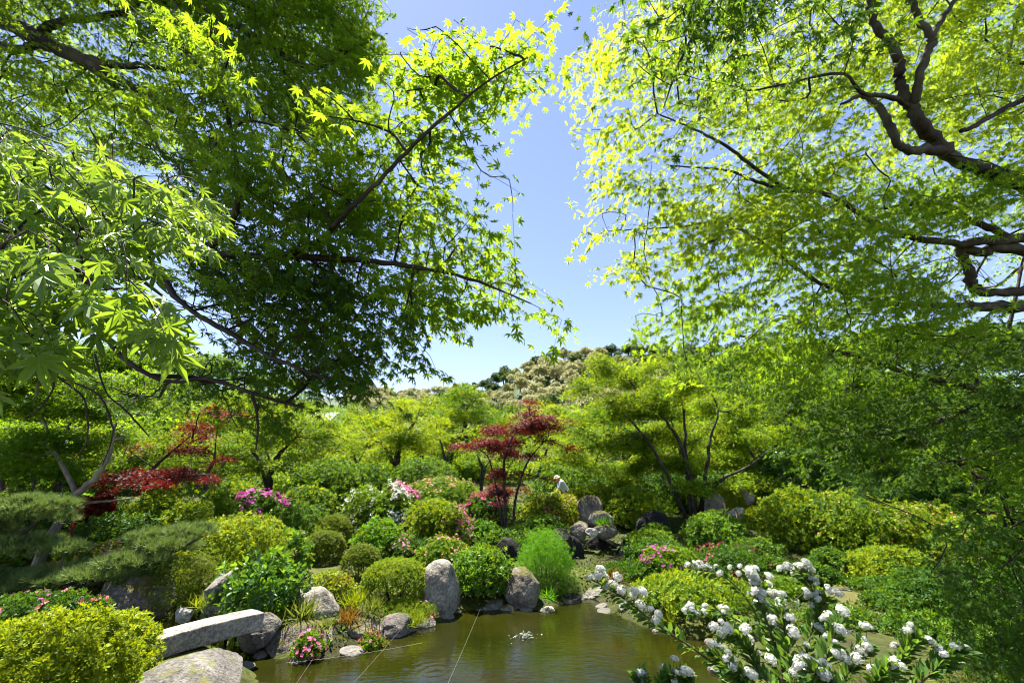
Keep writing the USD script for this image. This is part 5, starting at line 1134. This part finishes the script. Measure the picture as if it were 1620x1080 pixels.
part(h, "foliage", place((NEEDLE[0] * [1, 2.2, 1], NEEDLE[1]), np.repeat(base, nn, 0), ax, rng.normal(size=ax.shape), rng.uniform(0.08, 0.14, len(ax))), MAT["needle"], kind="stuff")
part(h, "branches", branch_mesh(np.vstack(limbs_), np.array(cs), r_tip=0.005, rng=rng, sides=5)[0], MAT["bark"], smooth=True, kind="stuff")

# grass tufts and ferns on the islet and the banks
def tuft(name, label, px, py, Y, n, length, mat, seed, spread=0.6, width=1.0, cat_="grass tuft", group=None):
    rng = np.random.default_rng(seed)
    c = at_y(np.array(float(px)), np.array(float(py)), Y)
    h = new(name, label, cat_, c, group)
    pos = c + rng.normal(size=(n, 3)) * [0.06, 0.06, 0.01]
    ax = unit(UP + rng.normal(size=(n, 3)) * spread)
    part(h, "blades", place(BLADE, pos, ax, rng.normal(size=(n, 3)), length * rng.uniform(0.6, 1.1, n)), MAT[mat], kind="stuff")
tuft("grass_tuft", "long pale grass on the grey boulder of the islet", 478, 978, 7.0, 110, 0.34, "grass", 1)
tuft("grass_tuft", "green grass tuft left of the pink azalea on the mound", 450, 992, 6.9, 80, 0.28, "grass", 2)
tuft("grass_tuft", "dry brown grass in the middle of the islet", 548, 985, 7.2, 160, 0.26, "fern_brown", 3, 0.8)
tuft("grass_tuft", "blue green grass at the right end of the islet", 588, 965, 7.4, 140, 0.24, "grass", 4, 0.7)
tuft("grass_tuft", "weedy grass clump in front of the grey islet boulder", 508, 1000, 6.9, 120, 0.22, "grass", 11, 0.8)
tuft("grass_tuft", "yellow green weeds beside the dark flat stone of the islet", 655, 985, 7.6, 130, 0.2, "azalea_gold", 12, 0.8)
tuft("grass_tuft", "weedy clump below the brown fern of the islet", 560, 955, 7.5, 150, 0.24, "azalea_gold", 13, 0.8)
tuft("grass_tuft", "green weeds at the left tip of the islet", 432, 1020, 6.75, 110, 0.16, "cover", 14, 0.9)
tuft("fern", "brown fern beside the bright clipped shrub", 537, 925, 7.8, 120, 0.22, "fern_brown", 5, 0.9, cat_="fern")
tuft("fern", "yellow green fern at the foot of the moss capped boulder", 868, 945, 8.7, 70, 0.22, "bright", 6, 0.9, cat_="fern")
tuft("fern", "dead orange fern above the tip of the white blossom branch", 975, 922, 8.6, 60, 0.30, "fern_brown", 7, 0.7, cat_="fern")
tuft("fern", "yellow fern overhanging the pale waterline stone", 1062, 985, 7.6, 60, 0.24, "azalea_gold", 8, 0.9, cat_="fern")
tuft("grass_tuft", "grass on the lip of the waterfall recess", 955, 832, 12.2, 150, 0.3, "bright", 9, 0.7)
tuft("fern", "small fern right of the upright stone behind the bridge", 320, 955, 7.0, 60, 0.2, "azalea_gold", 10, 0.9, cat_="fern")

# low growth on the ground, and the moss on the banks
rng = np.random.default_rng(88)
n = 130000
yy = 6.2 + 34 * rng.random(n) ** 1.7
xx = rng.uniform(-1.35, 1.35, n) * (yy + 1)
dd = shapely.distance(shapely.points(xx, yy), POND)
q = meshkit.fbm(np.stack([xx * 0.5, yy * 0.5, 0 * xx], -1), 3, 4)
k = (dd > 0.12) & (q > 0.3)
xx, yy = xx[k], yy[k]
zz = land(xx, yy)
sz = rng.uniform(0.03, 0.07, len(xx)) * (1 + yy / 30)
m = part(None, "ground_cover", leaf_cloud(np.stack([xx, yy, zz + 0.02 + sz * 0.4 * rng.random(len(xx))], 1), np.tile(UP, (len(xx), 1)), sz, QUAD, rng, 0.8, 0.6, 0.1), MAT["cover"])
tag(m, "low leafy growth on the garden ground", "ground cover", kind="stuff")
n = 26000
xx, yy = rng.uniform(-6, 6.5, n), rng.uniform(2.2, 5.2, n)
dd = shapely.distance(shapely.points(xx, yy), POND)
xx, yy = xx[dd > 0.15], yy[dd > 0.15]
sz = rng.uniform(0.03, 0.09, len(xx))
m = part(None, "grass", place(BLADE, np.stack([xx, yy, land(xx, yy) - 0.005], 1), unit(UP + rng.normal(size=(len(xx), 3)) * 0.5), rng.normal(size=(len(xx), 3)), sz * 1.6), MAT["grass"])
tag(m, "short grass on the near bank", "grass", kind="stuff")
# ---------------------------------------------------------------- trees of the far hill
def hill_tree(kind, seed):
    rng = np.random.default_rng(seed)
    path = f"/World/Looks/{kind}_{seed}"
    c = stage.CreateClassPrim(f"/World/_{kind}_{seed}")
    n = 1700
    lob = unit(rng.normal(size=(9, 3))) * [2.9, 2.9, 2.0] * rng.uniform(0.5, 1.0, (9, 1)) + [0, 0, 4.6]
    lr = rng.uniform(1.3, 2.5, 9)
    w = rng.integers(0, 9, n)
    d = unit(rng.normal(size=(n, 3))); d[:, 2] = np.abs(d[:, 2]) * 1.1 - 0.3
    p = lob[w] + d * (lr[w] * (0.8 + 0.5 * (meshkit.noise(d * 3 + seed, seed) - 0.3)) * (1 - 0.3 * rng.random(n) ** 2))[:, None]
    usdkit.mesh(stage, f"{c.GetPath()}/crown", leaf_cloud(p, unit(d + UP * 0.6), rng.uniform(0.5, 0.95, n), QUAD, rng, 0.8, 0.6), MAT[kind]).GetPrim().SetCustomDataByKey("kind", "stuff")
    usdkit.mesh(stage, f"{c.GetPath()}/trunk", tube([(0, 0, -1.5), (0.1, 0, 2), (0, 0.1, 5)], [0.3, 0.25, 0.12], 6), MAT["bark"], smooth=True)
    return c.GetPath()
protos = [("cream", hill_tree("hill_cream", 1)), ("cream", hill_tree("hill_cream", 2)), ("green", hill_tree("hill_green", 3)), ("green", hill_tree("hill_green", 4)), ("cream", hill_tree("hill_cream", 5))]
rng = np.random.default_rng(99)
put = []
for _ in range(9000):
    px = rng.uniform(540, 1330)
    u = (px - 810) / F * 0.97
    near = np.clip((u + 0.10) / 0.12, 0, 1); crest = 290 - 80 * near * near * (3 - 2 * near)
    y = rng.uniform(crest - 75, crest + 6); x = u * y
    if all((x - a) ** 2 + (y - b) ** 2 > 6.6 ** 2 for a, b in put):
        put.append((x, y))
    if len(put) >= 296:
        break
for k, (x, y) in enumerate(put):
    green = meshkit.fbm(np.array([[x * 0.03, y * 0.03, 0.0]]), 2, 6)[0] > 0.50 or rng.random() < 0.18
    kind, path = [p for p in protos if p[0] == ("green" if green else "cream")][k % 2 if green else k % 3]
    X = UsdGeom.Xform.Define(stage, numbered("/World", "hill_tree"))
    X.AddTranslateOp().Set(Gf.Vec3d(float(x), float(y), float(hill(x, y)) - 0.6))
    X.AddRotateZOp().Set(float(rng.uniform(0, 360)))
    s = float(rng.uniform(0.75, 1.2)); X.AddScaleOp().Set(Gf.Vec3f(s, s, s * float(rng.uniform(0.85, 1.15))))
    X.GetPrim().GetReferences().AddInternalReference(path); X.GetPrim().SetInstanceable(True)
    tag(X, "dark green tree in the wood that covers the far hill" if green else "cream blossoming tree in the wood that covers the far hill", "tree", "dark green trees on the far hill" if green else "cream blossoming trees on the far hill")

# ---------------------------------------------------------------- roofs glimpsed through the leaves
MAT["roof"] = plain("blue_grey_roof", (0.16, 0.20, 0.27), 0.35, 0.5)
MAT["wall"] = plain("dark_timber", (0.10, 0.08, 0.06), 0.8, 0.2)
def house(label, px, py, w, Y):
    c = at_y(np.array(float(px)), np.array(float(py)), Y); g = float(land(c[0], c[1]))
    h = new("house", label, "house", (c[0], c[1], g))
    hw, d, e = w, 3.0, c[2] - 0.5
    b = trimesh.creation.box((hw * 1.7, d * 1.6, e - g)); b.apply_translation((c[0], c[1], (e + g) / 2))
    part(h, "wall", (b.vertices, b.faces), MAT["wall"])
    P_ = np.array([[-hw, -d, e], [hw, -d, e], [hw, d, e], [-hw, d, e], [-hw * 0.8, 0, e + 1.3], [hw * 0.8, 0, e + 1.3], [-hw, -d, e - 0.12], [hw, -d, e - 0.12], [hw, d, e - 0.12], [-hw, d, e - 0.12]]) + [c[0], c[1], 0]
    part(h, "roof", (P_, np.array([[0, 1, 5], [0, 5, 4], [2, 3, 4], [2, 4, 5], [1, 2, 5], [3, 0, 4], [0, 6, 7], [0, 7, 1], [1, 7, 8], [1, 8, 2], [2, 8, 9], [2, 9, 3], [3, 9, 6], [3, 6, 0], [6, 8, 7], [6, 9, 8]])), MAT["roof"])
    for s in (-0.5, 0.1, 0.6):
        wn = trimesh.creation.box((hw * 0.22, 0.06, 0.9)); wn.apply_translation((c[0] + s * hw, c[1] - d * 0.8 - 0.02, e - 1.0))
        part(h, "window", (wn.vertices, wn.faces), MAT["roof"])
house("low house whose blue grey roof shows through the leaves left of the yellow maple", 515, 664, 1.7, 46.0)
house("low house whose grey roof shows at the left edge behind the maples", 0, 706, 1.2, 30.0)

# ---------------------------------------------------------------- white spirea in the foreground
rng = np.random.default_rng(55)
root = np.array([1.05, 2.15, float(land(1.05, 2.15)) - 0.03])
h = new("spirea_bush", "white spirea with round blossom clusters arching over the pond in the foreground", "shrub", root)
br = [  # (px, py, zc) along each stem, number of clusters, share of the stem that carries them, scatter in px
    ([(1200, 1110, 1.45), (1120, 1042, 1.4), (1040, 988, 1.4), (990, 948, 1.4), (940, 918, 1.38)], 34, 0.5, 17),
    ([(1250, 1110, 1.5), (1200, 1010, 1.6), (1140, 968, 1.65), (1086, 970, 1.68)], 14, 0.4, 12),
    ([(1240, 1110, 1.6), (1200, 980, 1.75), (1150, 915, 1.8), (1085, 897, 1.85)], 12, 0.34, 9),
    ([(1300, 1110, 1.45), (1296, 990, 1.5), (1284, 930, 1.55), (1264, 902, 1.55)], 20, 0.55, 15),
    ([(1240, 1110, 1.4), (1222, 1010, 1.5), (1196, 940, 1.55), (1180, 900, 1.6)], 20, 0.6, 17),
    ([(1320, 1110, 1.35), (1350, 1050, 1.35), (1372, 1018, 1.35)], 8, 0.6, 15),
    ([(1390, 1120, 1.3), (1430, 1040, 1.3), (1458, 1006, 1.3)], 6, 0.5, 14),
    ([(1420, 1120, 1.25), (1490, 1050, 1.25), (1530, 1030, 1.25)], 6, 0.45, 12),
    ([(1060, 1130, 1.3), (1050, 1090, 1.3), (1062, 1066, 1.3)], 6, 0.5, 13), ([(1020, 1140, 1.3), (1016, 1090, 1.3), (1012, 1068, 1.3)], 4, 0.4, 9), ([(1090, 1130, 1.3), (1082, 1090, 1.3), (1084, 1070, 1.3)], 5, 0.4, 10),
    ([(1230, 1120, 1.25), (1200, 1060, 1.3), (1170, 1010, 1.35), (1140, 1000, 1.35)], 14, 0.65, 20),
    ([(1260, 1120, 1.2), (1250, 1050, 1.25), (1240, 990, 1.3), (1228, 950, 1.35)], 20, 0.8, 24),
    ([(1290, 1120, 1.2), (1300, 1060, 1.2), (1320, 1010, 1.25), (1330, 975, 1.3)], 15, 0.75, 20),
    ([(1200, 1130, 1.15), (1180, 1080, 1.2), (1150, 1050, 1.2)], 9, 0.8, 20), ([(1330, 1130, 1.1), (1310, 1080, 1.1), (1280, 1060, 1.1)], 8, 0.9, 22),
    ([(1220, 1130, 1.5), (1230, 1040, 1.55), (1215, 960, 1.6), (1200, 925, 1.6)], 16, 0.6, 18), ([(1270, 1130, 1.4), (1275, 1040, 1.45), (1290, 980, 1.5), (1310, 945, 1.5)], 12, 0.5, 16),
    ([(1170, 1130, 1.3), (1150, 1060, 1.35), (1128, 1030, 1.4)], 6, 0.6, 14), ([(1400, 1130, 1.15), (1390, 1080, 1.15), (1410, 1050, 1.15)], 5, 0.6, 14)]
flower_at, flower_n, stems, lp, la = [], [], [], [], []
for pts, nf, share, sc in br:
    nf = max(4, int(nf * 0.95))
    a = np.array(pts)
    w = at(a[:, 0], a[:, 1], a[:, 2])
    low = root + (w[0] - root) * 0.45 + [0, 0.1, 0.10]
    sp = spline(np.vstack([root, low, w]), 7)
    stems.append(tube(sp, np.linspace(0.007, 0.0016, len(sp)), 6))
    t = 1 - share * rng.random(nf) ** 1.1
    t[0] = 1.0
    n0 = 14                                   # the samples of the root part
    idx = n0 + t * (len(sp) - 1 - n0)
    i0 = np.clip(idx.astype(int), 0, len(sp) - 2)
    base = sp[i0] + (sp[i0 + 1] - sp[i0]) * (idx - i0)[:, None]
    zc = depth(base)
    off = rng.normal(size=(nf, 3)) * (sc * 0.62 * zc / F)[:, None]
    off[:, 2] = np.abs(off[:, 2]) * 0.8 + 0.006
    c = base + off
    flower_at.append(c); flower_n.append(unit(off + UP * 0.02 + rng.normal(size=off.shape) * 0.006))
    for b, e in zip(base, c):
        stems.append(tube(np.stack([b, (b + e) / 2 - UP * 0.003, e]), [0.0014, 0.0011, 0.0009], 4))
    k = 200
    idx = n0 * 0.8 + rng.random(k) * (len(sp) - 1 - n0 * 0.8); i0 = np.clip(idx.astype(int), 0, len(sp) - 2)
    d = unit(sp[i0 + 1] - sp[i0]); side = unit(np.cross(d, rng.normal(size=(k, 3))))
    lp.append(sp[i0] + side * 0.004); la.append(unit(d * 0.7 + side * 0.8 + UP * 0.1))
part(h, "stems", cat(stems), MAT["stem_red"], smooth=True, kind="stuff")
MAT["floret"] = petal_look("spirea_petal_white", (0.46, 0.48, 0.41), (0.70, 0.70, 0.64))
def corymb(rng):
    n = 54
    d = unit(rng.normal(size=(n, 3))); d[:, 2] = np.abs(d[:, 2]) * 1.1 - 0.28; d = unit(d)
    core = trimesh.creation.icosphere(1, 0.34)
    return cat([place(PETALS, d * [0.5, 0.5, 0.36] * rng.uniform(0.82, 1.1, (n, 1)), unit(np.cross(d, rng.normal(size=(n, 3)))), unit(d + rng.normal(size=(n, 3)) * 0.12), rng.uniform(0.22, 0.28, n)), (core.vertices * [1, 1, 0.85], core.faces)])
kinds = [corymb(rng) for _ in range(6)]
C, N = np.vstack(flower_at), np.vstack(flower_n)
for k, (c, nn_) in enumerate(zip(C, N)):
    v, f = kinds[k % 6]
    z = nn_; x = unit(np.cross(z, rng.normal(size=3))); y = np.cross(z, x)
    s = rng.uniform(0.016, 0.035)
    part(h, "blossom_cluster", (v @ np.stack([x, y, z]) * s + c, f), MAT["floret"])
lp, la = np.vstack(lp), np.vstack(la)
MAT["spirea_leaf"] = leaf_look("spirea_leaf", (0.045, 0.11, 0.02), (0.14, 0.24, 0.04), (0.26, 0.44, 0.03), trans=0.36, rough=0.4)
sz = rng.uniform(0.022, 0.044, len(lp))
LANCE = (OVAL[0] * [1, 0.85, 1], OVAL[1])
nor = UP + rng.normal(size=lp.shape) * 0.5
s_ = sz / depth(lp)
pxx, pyy, _ = pixel(lp)
big = np.argsort(-np.where((pyy < 1080) & (pxx < 1620), s_, 0))[:150]
for i in big:
    part(h, "leaf", place(LANCE, lp[i:i + 1], la[i:i + 1], nor[i:i + 1], sz[i:i + 1]), MAT["spirea_leaf"])
rest = np.setdiff1d(np.arange(len(lp)), big)
part(h, "foliage", place(LANCE, lp[rest], la[rest], nor[rest], sz[rest]), MAT["spirea_leaf"], kind="stuff")

# ---------------------------------------------------------------- bubbler, lines over the pond
MAT["foam"] = usdkit.material(stage, L("water_drop"), {"p": ("principled_bsdf", {"base_color": (0.55, 0.58, 0.5), "roughness": 0.12, "specular_ior_level": 0.7, "transmission_weight": 0.6, "ior": 1.33})}, surface="p.BSDF")
h = new("water_bubbler", "small bubbling water spout in the middle of the pond", "fountain", fount)
drops = []
for k in range(40):
    a, r = rng.uniform(0, 2 * np.pi), abs(rng.normal()) * 0.11
    s = rng.uniform(0.004, 0.011)
    m_ = trimesh.creation.icosphere(1, s)
    drops.append((m_.vertices * [1.3, 1.3, 0.8] + fount + [r * math.cos(a) * 1.3, r * math.sin(a), 0.004 + max(0, 0.085 * (1 - r / 0.16)) * rng.random()], m_.faces))
part(h, "drops", cat(drops), MAT["foam"], smooth=True, kind="stuff")
tt = np.linspace(0, 1, 9)
jets = []
for k in range(10):
    a = k * 2 * np.pi / 10 + rng.normal() * 0.1; Rj = rng.uniform(0.07, 0.14)
    jets.append(tube(fount + np.stack([Rj * tt * math.cos(a), Rj * tt * math.sin(a), 0.005 + rng.uniform(0.2, 0.34) * tt * (1 - tt)], 1), np.linspace(0.004, 0.0025, 9), 5))
part(h, "jets", cat(jets), MAT["foam"], smooth=True, kind="stuff")
MAT["line"] = plain("nylon_line", (0.30, 0.30, 0.26), 0.4, 0.5)
def line(label, a, b, sag):
    t = np.linspace(0, 1, 14)[:, None]
    tag(part(None, "pond_line", tube(a * (1 - t) + b * t - UP * sag * 4 * t * (1 - t), 0.0008, 4), MAT["line"], smooth=True), label, "line")
def wp(px, py, z): return at_z(np.array(float(px)), np.array(float(py)), z)
line("thin line over the water from the left end of the islet to the bottom edge", wp(642, 985, 0.06), wp(548, 1092, 0.35), 0.01)
line("thin line over the water from the leaning shrub to the bottom edge", wp(760, 962, 0.08), wp(702, 1095, 0.35), 0.01)
line("thin line over the water from the mossy mound to the bottom edge", wp(497, 1038, 0.05), wp(462, 1090, 0.2), 0.005)
line("thin line low over the water across the front of the islet", wp(452, 1048, 0.06), wp(668, 1016, 0.08), 0.02)
line("thin line between the rock outcrop and the upright stone over the inlet", wp(130, 938, 0.55), wp(470, 940, 0.5), 0.02)

# ---------------------------------------------------------------- the person among the azaleas
import manifold3d as m3
def figure(bones, edge=0.035, it=6):
    """bones: ((x, y, z), r, (x, y, z), r). One smooth surface around them."""
    body = m3.Manifold()
    for a, ra, b, rb in bones:
        s1 = m3.Manifold.sphere(ra, 16).translate(tuple(map(float, a))); s2 = m3.Manifold.sphere(rb, 16).translate(tuple(map(float, b)))
        body += m3.Manifold.batch_hull([s1, s2])
    body = body.refine_to_length(edge)
    v, f, _ = meshkit.arrays(body)
    t = trimesh.Trimesh(v, f, process=True)
    trimesh.smoothing.filter_taubin(t, iterations=it)
    return np.array(t.vertices), np.array(t.faces)
pp = at_y(np.array(893.0), np.array(790.0), 18.0); pg = float(land(pp[0], 18.0))
po = np.array([pp[0], 18.0, pg])
MAT["skin"] = plain("skin", (0.42, 0.24, 0.16), 0.5, 0.4)
MAT["shirt"] = plain("white_shirt", (0.42, 0.44, 0.48), 0.8, 0.2)
MAT["trousers"] = plain("grey_trousers", (0.10, 0.105, 0.12), 0.85, 0.2)
MAT["straw"] = plain("pale_hat", (0.55, 0.46, 0.30), 0.85, 0.2)
MAT["boot"] = plain("dark_boot", (0.03, 0.03, 0.03), 0.5, 0.4)
J = dict(pel=(0.10, 0, 0.84), chest=(-0.12, -0.03, 1.16), neck=(-0.20, -0.04, 1.27), head=(-0.27, -0.07, 1.33), shL=(-0.15, -0.20, 1.18), shR=(-0.15, 0.16, 1.18), elL=(-0.24, -0.27, 0.93), haL=(-0.46, -0.30, 0.80), elR=(-0.22, 0.22, 0.92), haR=(-0.42, 0.16, 0.78),
         hipL=(0.10, -0.10, 0.82), hipR=(0.10, 0.10, 0.82), knL=(-0.02, -0.12, 0.45), knR=(0.10, 0.13, 0.45), anL=(0.06, -0.12, 0.09), anR=(0.20, 0.13, 0.09), toL=(-0.08, -0.13, 0.04), toR=(0.06, 0.14, 0.04))
J = {k: np.array(v) + po for k, v in J.items()}
h = new("person", "person in a white shirt and pale hat bending over among the azaleas", "person", po)
def hand(w, e, sgn):
    d = unit(w - e); s = unit(np.cross(d, UP)); u = np.cross(s, d)
    palm = w + d * 0.075
    b = [(w, 0.026, palm - s * 0.02, 0.024), (w, 0.026, palm + s * 0.02, 0.024)]
    for q, ln in zip((-0.030, -0.010, 0.010, 0.030), (0.065, 0.078, 0.072, 0.055)):
        k = palm + s * q; m1 = k + d * ln * 0.5 - u * 0.004; tip = k + d * ln - u * 0.02
        b += [(k, 0.0095, m1, 0.0088), (m1, 0.0088, tip, 0.0075)]
    th = w + d * 0.025 + s * 0.028 * sgn
    b += [(th, 0.012, th + d * 0.035 + s * 0.03 * sgn, 0.010), (th + d * 0.035 + s * 0.03 * sgn, 0.010, th + d * 0.065 + s * 0.03 * sgn, 0.008)]
    return b
hd = J["head"]; fw = unit(np.array([-0.85, -0.35, -0.35])); lf = unit(np.cross(UP, fw)); hu = np.cross(fw, lf)
skin = [(J["pel"], 0.11, J["chest"], 0.12), (J["chest"], 0.09, J["neck"], 0.055), (J["neck"], 0.055, hd, 0.065), (hd + hu * 0.03, 0.088, hd - hu * 0.05 + fw * 0.03, 0.062), (hd + fw * 0.085 + hu * 0.01, 0.012, hd + fw * 0.105 - hu * 0.022, 0.016),
        (hd + lf * 0.082 - hu * 0.01, 0.02, hd + lf * 0.086 - hu * 0.03, 0.014), (hd - lf * 0.082 - hu * 0.01, 0.02, hd - lf * 0.086 - hu * 0.03, 0.014), (hd + fw * 0.07 - hu * 0.055 + lf * 0.018, 0.014, hd + fw * 0.07 - hu * 0.055 - lf * 0.018, 0.014)]
for s, sg in (("L", 1), ("R", -1)):
    skin += [(J["chest"], 0.08, J["sh" + s], 0.055), (J["sh" + s], 0.052, J["el" + s], 0.040), (J["el" + s], 0.040, J["ha" + s], 0.027), (J["pel"], 0.10, J["hip" + s], 0.09), (J["hip" + s], 0.085, J["kn" + s], 0.058), (J["kn" + s], 0.056, J["an" + s], 0.038), (J["an" + s], 0.036, J["to" + s], 0.03)]
    skin += hand(J["ha" + s], J["el" + s], sg)
part(h, "body", figure(skin, 0.022, 3), MAT["skin"], smooth=True)
part(h, "shirt", figure([(J["pel"], 0.135, J["chest"], 0.145), (J["chest"], 0.12, J["neck"] - unit(J["neck"] - J["chest"]) * 0.05, 0.07)] + [x for s in "LR" for x in ((J["chest"], 0.10, J["sh" + s], 0.075), (J["sh" + s], 0.074, J["el" + s] * 0.85 + J["sh" + s] * 0.15, 0.062))]), MAT["shirt"], smooth=True)
part(h, "trousers", figure([x for s in "LR" for x in ((J["pel"] - [0, 0, 0.02], 0.128, J["hip" + s], 0.108), (J["hip" + s], 0.106, J["kn" + s], 0.080), (J["kn" + s], 0.078, J["an" + s] + [0, 0, 0.04], 0.062))]), MAT["trousers"], smooth=True)
for s in "LR":
    part(h, "boot", figure([(J["an" + s] + [0, 0, 0.04], 0.05, J["an" + s] - [0, 0, 0.03], 0.05), (J["an" + s] - [0, 0, 0.03], 0.05, J["to" + s], 0.042)]), MAT["boot"], smooth=True)
prof = np.array([[0.0, 0.118], [0.05, 0.112], [0.085, 0.085], [0.098, 0.045], [0.125, 0.030], [0.127, 0.025], [0.098, 0.036]])
hat = trimesh.creation.revolve(prof, sections=28)
Rm = np.stack([lf, np.cross(hu, lf), hu], 1)
part(h, "hat", (np.array(hat.vertices) @ Rm.T + hd + hu * 0.015, np.array(hat.faces)), MAT["straw"], smooth=40)
for sg in (-1, 1):
    e = trimesh.creation.icosphere(1, 0.011)
    part(h, "eye", (e.vertices + hd + fw * 0.082 + hu * 0.012 + lf * 0.03 * sg, e.faces), MAT["boot"], smooth=True)
